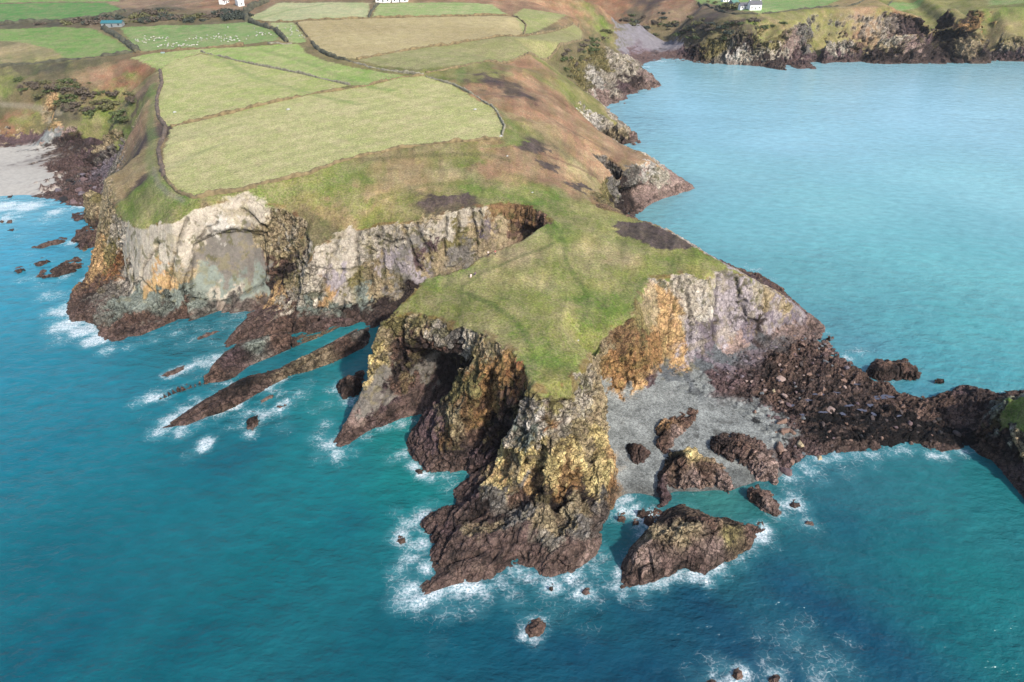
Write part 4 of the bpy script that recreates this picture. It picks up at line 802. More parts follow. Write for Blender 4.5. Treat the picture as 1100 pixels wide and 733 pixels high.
# tidal zones: brown barnacled rock below about 3 m, black lichen and weed in between
zt = P0[:, 2] + 1.1 * nz
tz_ = (bare * (1 - shing) * (1 - sandy) * (1 - sstep(zt, 2.2, 4.2)))[:, None] * .55
rock_col = rock_col * (1 - tz_) + A(134, 110, 98) * tz_
blackn = sstep(fbm(V / np.clip(sc, 1, 3)[:, None], 2.4, 4, .65, 31.), .22, .42) * (1 - sstep(np.abs(zt - 2.4), .8, 2.2)) * bare * (1 - shing) * (1 - sandy)
rock_col = rock_col * (1 - .62 * blackn[:, None]) + A(46, 40, 38) * .62 * blackn[:, None]
weed = cause * sstep(fbm(V * np.array([.6, 1.3, 1]), 2.2, 4, .7, 7.) + .9 * in_poly(V[:, 0] + 3 * nz, V[:, 1] + 3 * pat, hits([(862, 440), (900, 425), (950, 440), (1000, 452), (1038, 458), (1046, 476), (960, 480), (880, 480)])) - .15, .25, .6)
rock_col = rock_col * (1 - .9 * weed[:, None]) + A(17, 15, 16) * .9 * weed[:, None]
# staining that follows the beds
st = vnoise(strata_coords(P0, 1.1) + 3.0) * .55 + vnoise(strata_coords(P0, 3.6) + 13.0) * .45
rock_col = rock_col * (1 + .32 * st * np.clip(rough * 1.2, .2, 1) + .16 * fbm(V, 1.0, 3, .6, 4.))[:, None]
lich = sstep(fbm(V, 3.0, 4, .65, 91.), .18, .5) * (P0[:, 2] > 5) * bare * (dist < 300) * (1 - shing)
rock_col = rock_col * (1 - .35 * lich[:, None]) + A(176, 160, 104) * .35 * lich[:, None]
green_l = sstep(fbm(V, 2.6, 4, .65, 191.) + .5 * (steep - .55), .24, .5) * (P0[:, 2] > 9) * bare * np.clip(1.2 - near_edge / (9 * wa), 0, 1)
rock_col = rock_col * (1 - .7 * green_l[:, None]) + A(112, 108, 62) * .7 * green_l[:, None]
wet = (shing * (1 - sstep(P0[:, 2] + .5 * nz, .5, 2.2)))[:, None]
rock_col = rock_col * (1 - .5 * wet)
wrack = (shing * np.exp(-((P0[:, 2] + .6 * nz - 3.2) / .28) ** 2) * sstep(fbm(V, 2.0, 3, .6, 71.), -.1, .3))[:, None] * .5
rock_col = rock_col * (1 - wrack) + A(58, 50, 44) * wrack
rock_col = rock_col * (1 + cause * .35 * bl_t - .25 * cause * bl_c)[:, None]
cover = np.clip(turf_col * turf[:, None] + rock_col * bare[:, None], .006, .8)
attrs = {'Cover': np.column_stack([cover, np.clip(rough * bare, 0, 1)])}
ft = turf[F].mean(1) > .5; fs = (shing[F].mean(1) > .5) & ~ft; fa = (sandy[F].mean(1) > .5) & ~ft & ~fs; ff = ft & (infield[F].mean(1) > .5)
for nm, sel, mat, sm in (('fields', ff, MAT_GRASS, True), ('turf_and_heath', ft & ~ff, MAT_GRASS, True), ('shingle_beach', fs, MAT_SHINGLE, True), ('sandy_beach', fa, MAT_SAND, True), ('sea_cliffs', ~(ft | fs | fa), MAT_ROCK, False)):
    v, f, at_ = sub(Vd, F, sel, attrs)
    link(nm, mesh_from(nm, v, f, at_, sm, mat), kind='structure')
# ---------------------------------------------------------------- rocks standing in the sea and on the beach
ROCK_SHADOW = []                                     # outlines, kept for the surf
def sea_rock(name, label, outline, marks, cols, rough=.8, smooth_low=None, group=None, cat='rock', base=-1.2, seed=0, k=2.2, tide=True):
    """outline: waterline or foot (column, row[, height]); marks: surveyed crest points; cols: [(column, row, height, colour)]"""
    o = densify(PL(outline), k=.006, mn=.5, closed=True)
    ROCK_SHADOW.append(o[:, :2].copy())
    cen = o.mean(0)
    outer = o.copy(); outer[:, :2] = cen[:2] + (o[:, :2] - cen[:2]) * 1.06; outer[:, 2] = o[:, 2] + base
    pts = [outer, o]
    for L in marks: pts.append(densify(PL(L), k=.006, mn=.5) if len(L) > 1 else PL(L))
    p = np.vstack(pts); p[:, :2] += np.random.default_rng(seed).normal(0, .003, (len(p), 2))
    r = delaunay_2d_cdt([Vector(q[:2]) for q in p], [], [], 0, 1e-4)
    v = np.array([[a[0], a[1], p[i[0], 2] if len(i) else 0] for a, i in zip(r[0], r[3])]); f = np.array([t[:] for t in r[2] if len(t) == 3])
    c = v[f][:, :, :2].mean(1)
    f = f[in_poly(c[:, 0], c[:, 1], outer)]
    s = np.cross(v[f[:, 1]] - v[f[:, 0]], v[f[:, 2]] - v[f[:, 0]])[:, 2] < 0
    f[s] = f[s][:, ::-1]
    v, f = refine(v, f, lambda a, b: px_len(a, b) > k, None, 7)
    n = vnormals(v, f)
    d = np.hypot(v[:, 0], v[:, 1]) + 40
    # relax facets a little, then raise the relief
    size = min(1.0, np.ptp(o[:, :2], axis=0).mean() / 14)
    rel = rock_relief(v, d) * rough * np.clip((v[:, 2] - outer[:, 2].min()) / 1.2, .2, 1) * (.35 + .65 * size)
    bh, bc, bt = blocks(v, max(.35, size)); kb_ = min(rough, 1)
    rel = rel + bh * kb_ * np.clip((v[:, 2] - outer[:, 2].min()) / 1.2, .2, 1) * .8
    if smooth_low: rel = rel * (.28 + .72 * sstep(v[:, 2] + .8 * fbm(v, 3., 2), smooth_low - .8, smooth_low + .8))
    if cat == 'reef':
        ls_ = vnoise(np.stack([(v @ STRATA) / 1.1 + .4 * fbm(v, 12., 2), (v @ SALONG) / 24., v[:, 2] * 0], 1) + 60.)
        rel = rel * .4 * np.clip((v[:, 2] + .4) / 1.5, .1, 1) + 1.5 * np.sign(ls_) * np.abs(ls_) ** .7 * np.clip((v[:, 2] + .1) / 2.0, .03, 1)
    v2 = v + n * rel[:, None]
    if cols:
        jp = v + np.column_stack([fbm(v, 3., 3, .6, 3.), fbm(v, 3., 3, .6, 33.), fbm(v, 3., 3, .6, 63.)]) * 1.3
        cc = pool_idw(jp, np.array([at(a, b, z) for a, b, z, _ in cols]), np.array([ROCK[x] for *_, x in cols]), 4, eps=.5)
    nz_ = fbm(v, 3.0, 4, .6, 77.)
    if tide:
        zt_ = v[:, 2] + nz_
        t_ = ((1 - sstep(zt_, 1.6, 3.4)) * .5)[:, None]; cc = cc * (1 - t_) + A(134, 110, 98) * t_
        bl = (sstep(fbm(v, 2.0, 4, .65, 31.), .15, .4) * (1 - sstep(np.abs(zt_ - 2.2), .6, 1.8)))[:, None] * .62; cc = cc * (1 - bl) + A(44, 38, 36) * bl
    st_ = vnoise(strata_coords(v, .9) + 3.0)
    cc = cc * (1 + .24 * bt - .3 * bc)[:, None]
    cc = np.clip(cc * (1 + .35 * st_ + .25 * fbm(v, .9, 3, .6, 4.))[:, None], .006, .8)
    me = mesh_from(name, v2 - np.array([*cen[:2], 0]), f, {'Cover': np.column_stack([cc, np.full(len(cc), rough)])}, False, MAT_ROCK)
    ob = link(name, me, label=label, category=cat)
    ob.location = (*cen[:2], 0)
    if group: ob['group'] = group
    return ob
sea_rock('sea_rock', 'big brown wave-smoothed rock slab with a broken blocky crest in front of the cove',
    [(666, 633), (667, 618), (668, 605), (675, 590), (684, 580), (694, 570), (704, 560), (714, 548), (728, 542), (745, 542), (758, 552), (768, 556), (780, 556), (796, 562), (806, 560), (819, 560), (822, 568), (810, 580), (806, 590), (790, 601), (772, 608), (757, 618), (735, 612), (712, 622), (690, 630)],
    [[(685, 590, 6.5), (700, 578, 7.5), (720, 571, 8.2), (742, 566, 8.4), (765, 562, 6.8), (785, 566, 4.6), (800, 566, 3)], [(700, 568, 6.6), (720, 555, 6.8), (742, 552, 6.4)], [(690, 610, 3.6), (720, 596, 4.4), (750, 592, 4.2), (780, 586, 3)], [(676, 618, 1.6), (700, 612, 1.8)]],
    [(690, 590, 6, 'pink'), (700, 575, 7, 'tan'), (740, 565, 8, 'tan'), (760, 560, 6, 'brown'), (720, 555, 6, 'dark'), (715, 600, 4, 'wet'), (750, 595, 4, 'wet'), (780, 575, 3, 'olive'), (680, 620, 1, 'wet'), (810, 568, 2, 'brown'), (700, 600, 3, 'pink'), (740, 600, 3, 'wet'), (765, 590, 3, 'pink'), (715, 612, 1, 'wet'), (745, 560, 7, 'dark'), (725, 568, 7, 'tan')], .95, smooth_low=5.4, seed=1)  # dark marks behind the crest put its shade into the colour
sea_rock('beach_rock', 'round dark brown rock hump on the shingle, closest to the yellow headland wall', [(672, 482, 2.4), (674, 472, 2.6), (682, 467, 2.7), (692, 468, 2.6), (699, 477, 2.6), (699, 490, 2.4), (693, 500, 2.1), (682, 503, 2), (675, 496, 2.2)],
    [[(684, 478, 6), (690, 480, 6)], [(680, 488, 5), (690, 490, 4.8)]], [(685, 478, 6, 'brown'), (690, 492, 4, 'wet'), (676, 480, 4, 'black')], .8, seed=2, tide=False)  # black mark: shaded left flank painted into the colour
sea_rock('beach_rock', 'long dark rock ridge with an orange-topped knob, lying diagonally across the shingle', [(700, 482, 2.7), (702, 466, 2.9), (710, 452, 3.2), (722, 445, 3.4), (738, 440, 3.5), (749, 437, 3.6), (755, 444, 3.5), (753, 453, 3.3), (742, 464, 3.1), (728, 474, 2.9), (718, 486, 2.7), (706, 490, 2.6)],
    [[(716, 455, 7.2), (722, 452, 7.4)], [(708, 470, 5.5), (720, 462, 6.2), (736, 450, 6), (748, 443, 5.4)]], [(718, 452, 7, 'ochre'), (740, 448, 6, 'brown'), (710, 472, 5, 'brown'), (725, 468, 4, 'pink'), (704, 470, 4, 'black')], .8, seed=3, tide=False)  # black left end is painted shade
sea_rock('beach_rock', 'L-shaped craggy rock crowned by a yellow lichen knob, at the edge of the cove', [(703, 530, .4), (704, 512, 1.2), (712, 494, 1.8), (722, 486, 2.2), (736, 480, 2.6), (750, 478, 2.6), (756, 490, 2.2), (770, 495, 2), (784, 508, 1.4), (790, 524, .6), (783, 532, .2), (766, 522, .5), (745, 524, .3), (727, 526, .2), (720, 540, -.2), (708, 546, -.2)],
    [[(740, 482, 7.4), (743, 486, 7.8)], [(722, 494, 5.6), (735, 500, 5.6), (755, 502, 5), (772, 508, 4), (783, 520, 2.4)], [(712, 512, 4), (712, 530, 2.4)], [(735, 514, 3.2), (760, 515, 3)]], [(742, 484, 7.5, 'yellow'), (746, 490, 7, 'yellow'), (730, 498, 5.5, 'brown'), (760, 505, 4, 'brown'), (745, 512, 3, 'pink'), (712, 520, 3, 'purple'), (780, 520, 2, 'pink'), (724, 492, 5, 'black')], .9, seed=4, tide=False)
sea_rock('beach_rock', 'long brown rock with a blocky back, lying on the eastern side of the shingle', [(761, 480, 2.4), (765, 470, 2.8), (778, 466, 3), (800, 467, 2.8), (820, 476, 2.4), (831, 488, 1.6), (835, 508, .8), (832, 518, .4), (818, 516, .5), (800, 504, 1), (782, 494, 1.6), (768, 490, 2)],
    [[(772, 474, 6), (795, 477, 6), (815, 487, 5), (826, 504, 3)], [(785, 484, 4.8), (808, 496, 3.4)]], [(775, 474, 6, 'dark'), (800, 478, 6, 'brown'), (815, 495, 4, 'pink'), (790, 488, 4, 'wet'), (826, 508, 2, 'pink')], .9, seed=5, tide=False)
sea_rock('sea_rock', 'narrow brown rock between the cove pool and the open sea', [(800, 532), (806, 524), (815, 520), (826, 528), (834, 540), (839, 552), (832, 555), (822, 549), (810, 541)], [[(810, 527, 3), (822, 536, 3), (832, 548, 1.6)]], [(815, 528, 3, 'brown'), (825, 540, 2, 'pink')], .8, seed=6)
sea_rock('sea_rock', 'flat-topped reef block with a dark front, north of the causeway', [(930, 399), (934, 391), (945, 386), (962, 385), (984, 389), (990, 396), (993, 404), (984, 408), (965, 408), (945, 410), (933, 408)], [[(944, 391, 4), (962, 389, 4.4), (982, 392, 4)], [(945, 397, 3.6), (984, 399, 3.2)]], [(950, 390, 4, 'brown'), (980, 392, 4, 'brown'), (960, 401, 2, 'black'), (940, 400, 2, 'black'), (985, 400, 2, 'dark')], .6, seed=7)  # brown top, black front marks
sea_rock('sea_rock', 'small black rock alone in the water beside the causeway bend', [(1002, 412), (1003, 405), (1010, 402), (1018, 405), (1019, 411), (1010, 413)], [[(1006, 406, 2.2), (1015, 407, 1.8)]], [(1010, 407, 1, 'black')], .8, seed=8)
sea_rock('sea_rock', 'little pointed rock off the end of the pale ledge', [(886, 366), (889, 360), (893, 359), (897, 365), (892, 367)], [[(891, 361, 2), (892, 363, 1.6)]], [(891, 362, 1, 'brown')], .6, seed=9)
# reefs west of the chasm
sea_rock('reef', 'upper of the two long brown reefs that run out from the ribbed cliff', [(160, 430), (180, 420), (205, 410), (222, 402), (230, 390), (242, 377), (256, 368), (280, 361), (305, 357), (330, 351), (356, 347), (370, 347), (364, 352), (342, 363), (318, 372), (293, 383), (268, 393), (254, 404), (240, 411), (220, 412), (195, 420), (175, 428)],
    [[(172, 426, .9), (200, 415, 1.5), (228, 402, 2.4), (245, 385, 3.4), (262, 373, 4), (290, 366, 4.2), (320, 361, 4), (350, 353, 3.2)], [(245, 402, 1.8), (275, 388, 2.4), (310, 372, 2.2), (345, 362, 1.8)]], [(180, 422, 1, 'dark'), (225, 402, 2, 'brown'), (250, 382, 3, 'purple'), (275, 370, 4, 'greeng'), (300, 364, 4, 'brown'), (330, 360, 4, 'purple'), (260, 398, 2, 'wet'), (300, 380, 2, 'wet'), (340, 362, 2, 'olive')], .9, cat='reef', seed=10)
sea_rock('reef', 'lower long brown reef with a black weedy crest, next to the yellow buttress', [(174, 460), (190, 449), (208, 437), (222, 428), (234, 421), (248, 414), (265, 409), (285, 402), (300, 396), (320, 386), (345, 374), (365, 363), (382, 354), (396, 351), (398, 362), (394, 373), (380, 379), (358, 390), (335, 398), (312, 404), (295, 413), (280, 422), (262, 432), (240, 443), (222, 448), (200, 457)],
    [[(186, 454, 1), (215, 438, 2), (240, 422, 2.8), (265, 409, 3.6), (290, 402, 3.4), (315, 392, 3), (345, 378, 2.8), (375, 363, 2.6), (390, 358, 2.6)], [(230, 440, 1.6), (270, 424, 2), (310, 400, 1.8), (350, 386, 1.8), (385, 370, 1.6)]], [(190, 452, 1, 'wet'), (235, 428, 2, 'dark'), (265, 410, 3, 'black'), (300, 396, 3, 'black'), (250, 434, 2, 'brown'), (310, 402, 2, 'tan'), (345, 386, 2, 'tan'), (370, 372, 2, 'brown'), (385, 358, 2, 'slab'), (280, 418, 2, 'wet')], .9, cat='reef', seed=11)
sea_rock('sea_rock', 'dark upright rock ringed by foam below the long reefs', [(262, 460), (264, 450), (267, 443), (276, 442), (282, 448), (279, 456), (272, 464), (265, 466)], [[(268, 447, 3), (276, 446, 3.4)], [(272, 456, 1.6)]], [(270, 448, 3, 'black'), (275, 446, 3, 'dark'), (270, 462, 1, 'pink')], .9, seed=12)
sea_rock('sea_rock', 'thin brown rock strip awash beside the lower reef', [(276, 433), (288, 424), (300, 418), (303, 421), (292, 428), (280, 434)], [[(282, 429, 1), (297, 422, 1)]], [(288, 426, 1, 'pink')], .5, seed=13)
sea_rock('sea_rock', 'small brown rock in the foam right of the thin strip', [(296, 438), (300, 433), (308, 431), (309, 435), (301, 439)], [[(301, 435, 1), (305, 434, 1)]], [(302, 435, 1, 'wet')], .5, seed=14)
sea_rock('sea_rock', 'reddish rock sliver in the water below the grey slab cliff', [(209, 364), (220, 358), (233, 354), (236, 356), (226, 361), (213, 366)], [[(216, 361, .9), (230, 356, .9)]], [(222, 360, 1, 'wet')], .5, seed=15)
sea_rock('sea_rock', 'low brown rock sliver west of the reef tips', [(173, 404), (184, 397), (198, 393), (203, 394), (192, 400), (180, 405)], [[(180, 401, .8), (195, 395, .8)]], [(188, 398, 1, 'wet')], .5, seed=16)
sea_rock('sea_rock', 'dark round knob hugging the foot of the yellow buttress', [(363, 420), (365, 408), (371, 399), (381, 396), (389, 400), (391, 412), (387, 424), (377, 430), (367, 427)], [[(374, 404, 4.6), (382, 405, 5)], [(372, 416, 3), (382, 416, 3)]], [(376, 404, 5, 'brown'), (380, 415, 3, 'dark'), (370, 416, 2, 'black')], .8, seed=17)
# rocks off the western point
sea_rock('rock_stack', 'tan rock stack with a pointed top at the western corner of the cliffs', [(92, 236, .6), (94, 222, 2), (100, 216, 3), (112, 216, 5), (120, 222, 6), (121, 236, 3), (119, 246, 1.5), (107, 247, .5), (98, 243, .4)], [[(90, 209, 13), (97, 206, 13.6), (106, 209, 12.5), (115, 216, 10.5)], [(97, 224, 8.5), (108, 230, 7), (115, 232, 6)]], [(92, 210, 13, 'tan'), (105, 212, 12, 'olive'), (100, 225, 8, 'tan'), (112, 232, 6, 'brownlit'), (105, 243, 2, 'dark'), (118, 242, 2, 'dark')], .8, seed=18, base=-2)
sea_rock('sea_rock', 'broad dark rock below the tan stack', [(77, 263), (79, 253), (86, 247), (98, 242), (112, 241), (119, 246), (118, 256), (108, 264), (96, 268), (84, 271)], [[(86, 253, 2.6), (100, 248, 3.4), (112, 247, 3.6)], [(88, 262, 1.8), (105, 257, 2)]], [(90, 254, 2, 'wet'), (105, 250, 3, 'brown'), (115, 250, 3, 'dark'), (85, 265, 1, 'purple')], .9, seed=19)
sea_rock('sea_rock', 'purple-brown rock in the surf left of the tan stack', [(76, 237), (79, 230), (86, 226), (94, 228), (95, 234), (86, 238)], [[(82, 231, 1.8), (90, 230, 2)]], [(85, 232, 2, 'purple')], .7, seed=20)
sea_rock('sea_rock', 'long double-humped dark rock in the western sea', [(36, 301), (42, 295), (48, 291), (55, 292), (65, 284), (76, 279), (87, 279), (90, 285), (80, 292), (66, 296), (52, 299)], [[(44, 295, 1.6), (50, 294, 1.2), (62, 289, 2.2), (76, 283, 2.8), (85, 282, 2.2)]], [(45, 295, 1, 'wet'), (70, 287, 2, 'dark'), (80, 285, 2, 'brown')], .8, seed=21)
sea_rock('sea_rock', 'low dark rock above the double-humped one', [(31, 286), (38, 281), (47, 276), (54, 277), (55, 281), (44, 286)], [[(38, 283, 1.2), (50, 279, 1.6)]], [(45, 281, 1, 'dark')], .7, seed=22)
sea_rock('sea_rock', 'small dark rock farthest left off the western point', [(14, 292), (17, 288), (24, 286), (27, 291), (20, 294)], [[(18, 290, 1), (24, 289, 1.2)]], [(20, 290, 1, 'dark')], .7, seed=23)
sea_rock('sea_rock', 'flat dark rock with a foam trail nearest the broad dark rock', [(35, 266), (44, 260), (56, 258), (66, 255), (72, 256), (69, 261), (56, 264), (46, 267)], [[(45, 263, 1), (64, 258, 1.2)]], [(55, 261, 1, 'wet')], .6, seed=24)
for q, (nm, ol, h) in enumerate([
        ('tiny dark rock in the white surf by the sand', [(7, 213), (10, 209), (14, 210), (12, 213)], 1), ('small dark rock poking out of the left surf', [(37, 212), (41, 209), (47, 209), (44, 213)], 1),
        ('tiny rock at the left edge of the sea', [(-2, 239), (1, 236), (5, 238), (3, 240)], .8), ('small rock near the left edge, lower of a pair', [(8, 248), (11, 245), (16, 246), (14, 249)], .8), ('small rock near the left edge, upper of a pair', [(7, 240), (9, 236), (13, 237), (12, 240)], .8),
        ('brown rock awash in front of the rocky tip', [(565, 683), (564, 673), (569, 665), (577, 663), (586, 668), (587, 677), (580, 683), (571, 686)], 1.8), ('little rock at the foot of the tip slab', [(589, 634), (590, 628), (595, 627), (597, 632), (593, 636)], 1.4),
        ('small rock in the foam right of the tip', [(625, 637), (627, 632), (633, 632), (634, 638), (629, 640)], .8), ('rock beside the channel between tip and cove', [(663, 560), (664, 551), (669, 548), (673, 554), (671, 562)], 2), ('dark rock in the channel head nearest the shingle', [(684, 555), (686, 545), (692, 540), (699, 543), (697, 552), (690, 557)], 2.2),
        ('small rock low in the channel', [(679, 565), (681, 558), (686, 557), (686, 564)], 1.2), ('dark rock at the back of the channel', [(690, 562), (694, 552), (703, 546), (712, 550), (706, 560), (697, 566)], 2.6), ('rock in the foam beyond the cove pool', [(848, 544), (851, 537), (857, 536), (860, 544), (854, 547)], 1),
        ('low rock south of the foam patch by the causeway', [(864, 563), (867, 560), (874, 561), (874, 565)], .6), ('brown rock breaking the surface at the bottom edge of the sea', [(786, 726), (789, 719), (795, 717), (800, 723), (798, 730), (791, 731)], 1.4), ('second rock awash at the bottom edge', [(824, 731), (829, 724), (836, 725), (839, 732), (832, 737)], 1.2),
        ('orange-brown rock at the bottom edge by the white wash', [(757, 737), (760, 731), (767, 730), (772, 736), (765, 740)], 1.1), ('mussel-dark rock at the left of the tip foam', [(426, 582), (429, 576), (435, 577), (436, 583), (431, 585)], .8), ('low brown rock beside the fin', [(446, 506), (449, 501), (455, 503), (454, 509), (449, 510)], 1)]):
    c = np.mean(ol, 0)
    sea_rock('sea_rock', nm, ol, [[(c[0] - 1, c[1] - 1, h), (c[0] + 1.2, c[1] - 1.2, h * .9)]], [(c[0], c[1], h, ['dark', 'wet', 'brown'][q % 3])], .5, seed=40 + q)

# ---------------------------------------------------------------- the sea
def sea_material():
    m, nt, bs, nodes, L = new_mat('sea_water')
    col = N(nodes, 'ShaderNodeAttribute', attribute_name='Water'); fo = N(nodes, 'ShaderNodeAttribute', attribute_name='Foam'); geo = N(nodes, 'ShaderNodeNewGeometry')
    mp = N(nodes, 'ShaderNodeMapping'); mp.inputs['Rotation'].default_value = (0, 0, math.radians(24)); mp.inputs['Scale'].default_value = (.55, 1, 1); L.new(geo.outputs['Position'], mp.inputs['Vector'])
    def noise(s, d=3, r=.55, vec=None):
        n = N(nodes, 'ShaderNodeTexNoise', Scale=s, Detail=d, Roughness=r); L.new(vec.outputs['Position'] if vec == geo else (vec or mp).outputs[0], n.inputs['Vector']); return n
    def math2(op, a, b, c=None):
        n = N(nodes, 'ShaderNodeMath', operation=op)
        for i, x in enumerate((a, b, c)):
            if x is None: continue
            if isinstance(x, (int, float)): n.inputs[i].default_value = x
            else: L.new(x, n.inputs[i])
        return n.outputs[0]
    def mr(src, a, b, c, d, sm=False):
        n = N(nodes, 'ShaderNodeMapRange'); n.inputs[1].default_value = a; n.inputs[2].default_value = b; n.inputs[3].default_value = c; n.inputs[4].default_value = d
        if sm: n.interpolation_type = 'SMOOTHSTEP'
        L.new(src, n.inputs[0]); return n.outputs[0]
    w1, w2, w3, w4 = noise(.11, 2), noise(.34, 4, .6), noise(1.1, 3), noise(.018, 3)
    h = math2('MULTIPLY_ADD', w1.outputs[0], 1.6, math2('MULTIPLY_ADD', w2.outputs[0], 1.0, math2('MULTIPLY', w3.outputs[0], .28)))
    gust = noise(.012, 3, .6, geo); bump = N(nodes, 'ShaderNodeBump', Strength=.5, Distance=1.0); L.new(math2('MULTIPLY', mr(gust.outputs[0], .35, .65, .6, 1.15), col.outputs['Alpha']), bump.inputs['Strength']); L.new(h, bump.inputs['Height'])
    # lace of foam
    nw = noise(.5, 3, .6)
    wv = N(nodes, 'ShaderNodeVectorMath', operation='MULTIPLY_ADD'); L.new(nw.outputs['Color'], wv.inputs[0]); wv.inputs[1].default_value = (3.2, 3.2, 0); L.new(geo.outputs['Position'], wv.inputs[2])
    v1 = N(nodes, 'ShaderNodeTexVoronoi', feature='DISTANCE_TO_EDGE', Scale=.62); L.new(wv.outputs[0], v1.inputs['Vector'])
    v2 = N(nodes, 'ShaderNodeTexVoronoi', feature='DISTANCE_TO_EDGE', Scale=1.9); L.new(wv.outputs[0], v2.inputs['Vector'])
    lace = math2('MAXIMUM', mr(v1.outputs['Distance'], .0, .34, 1, 0), math2('MULTIPLY', mr(v2.outputs['Distance'], 0, .3, 1, 0), .75))
    brk = noise(.26, 6, .72, geo); fine = noise(1.8, 5, .75, geo)
    f = fo.outputs['Fac']
    body = math2('ADD', f, math2('MULTIPLY_ADD', brk.outputs[0], 1.9, -.95))
    wash = math2('MULTIPLY', mr(body, .62, 1.25, 0, .97, True), mr(fine.outputs[0], .40, .56, .10, 1))
    web = math2('MULTIPLY', mr(math2('MULTIPLY_ADD', lace, .95, math2('MULTIPLY_ADD', body, .72, -1.06)), 0, .75, 0, .75, True), mr(fine.outputs[0], .38, .6, .05, 1))
    foam = math2('MAXIMUM', wash, web)
    foam = math2('MULTIPLY', foam, mr(f, .04, .25, 0, 1))
    tone = mr(w4.outputs[0], .3, .7, .95, 1.05)
    t2 = math2('MULTIPLY', tone, mr(w2.outputs[0], .3, .7, .86, 1.14))
    hs = N(nodes, 'ShaderNodeHueSaturation'); L.new(col.outputs['Color'], hs.inputs['Color']); L.new(t2, hs.inputs['Value'])
    # milky aerated water round the foam
    milk = N(nodes, 'ShaderNodeMixRGB'); L.new(mr(f, .25, 1.1, 0, .5), milk.inputs[0]); L.new(hs.outputs[0], milk.inputs[1]); milk.inputs[2].default_value = (*A(120, 190, 200), 1)
    mx = N(nodes, 'ShaderNodeMixRGB'); L.new(foam, mx.inputs[0]); L.new(milk.outputs[0], mx.inputs[1]); mx.inputs[2].default_value = (.60, .63, .64, 1)
    L.new(mx.outputs[0], bs.inputs['Base Color']); L.new(bump.outputs[0], bs.inputs['Normal'])
    L.new(mr(foam, 0, 1, .16, .75), bs.inputs['Roughness']); bs.inputs['IOR'].default_value = 1.333; bs.inputs['Specular IOR Level'].default_value = .4
    return m
SEA_SEEDS = [(50, 480, (20, 112, 140)), (200, 520, (18, 112, 132)), (50, 600, (16, 100, 122)), (300, 600, (18, 108, 124)), (200, 700, (14, 92, 112)), (400, 700, (16, 92, 112)), (60, 700, (14, 92, 116)), (350, 520, (26, 122, 138)), (380, 560, (18, 100, 122)), (420, 540, (22, 124, 134)), (450, 520, (30, 130, 134)),
    (30, 400, (30, 132, 164)), (150, 460, (22, 122, 146)), (100, 420, (30, 128, 158)), (20, 330, (44, 150, 186)), (30, 270, (64, 164, 200)), (70, 300, (60, 155, 188)), (10, 230, (110, 185, 215)), (280, 470, (24, 108, 130)), (320, 480, (28, 122, 136)), (250, 490, (18, 88, 116)), (340, 440, (34, 138, 148)), (370, 375, (40, 140, 150)), (310, 385, (34, 110, 130)), (200, 380, (30, 112, 134)), (230, 350, (40, 110, 132)), (150, 390, (32, 124, 148)), (440, 470, (36, 140, 140)), (420, 480, (28, 120, 130)),
    (500, 690, (14, 84, 108)), (560, 700, (18, 78, 106)), (620, 700, (18, 72, 104)), (700, 660, (20, 74, 104)), (760, 650, (20, 70, 104)), (850, 620, (18, 72, 106)), (900, 660, (18, 66, 102)), (820, 720, (20, 62, 98)), (700, 720, (16, 68, 100)), (940, 700, (16, 76, 108)), (900, 560, (22, 82, 112)), (850, 580, (26, 92, 114)), (960, 580, (24, 108, 124)), (1000, 540, (34, 124, 132)), (1050, 520, (34, 120, 130)),
    (980, 520, (36, 110, 126)), (1000, 620, (20, 112, 122)), (1060, 620, (22, 118, 126)), (1050, 700, (20, 108, 118)), (1010, 680, (18, 96, 114)), (640, 660, (24, 88, 110)), (600, 650, (30, 100, 118)), (680, 590, (36, 110, 124)), (670, 570, (44, 120, 130)), (790, 545, (58, 128, 130)), (770, 540, (66, 130, 128)), (930, 510, (50, 110, 130)), (890, 510, (52, 106, 128)),
    (970, 416, (70, 140, 168)), (1000, 380, (70, 160, 180)), (1050, 350, (74, 168, 184)), (950, 350, (74, 160, 178)), (900, 340, (70, 140, 165)), (880, 300, (86, 166, 186)), (1000, 280, (92, 178, 192)), (1090, 300, (88, 174, 192)), (800, 250, (98, 176, 194)), (900, 220, (108, 184, 200)), (1050, 200, (118, 188, 206)), (750, 180, (110, 182, 202)), (850, 150, (128, 192, 212)), (1000, 120, (136, 196, 216)), (1090, 110, (134, 194, 214)), (720, 120, (120, 186, 206)), (700, 200, (84, 150, 175)), (690, 130, (104, 172, 194)), (800, 90, (134, 194, 210)), (950, 85, (140, 196, 214)), (720, 80, (120, 184, 200)), (1020, 62, (110, 178, 190)), (1090, 80, (138, 194, 212)), (930, 370, (76, 140, 168)), (1050, 400, (66, 155, 175))]
SEA_GAIN = .70
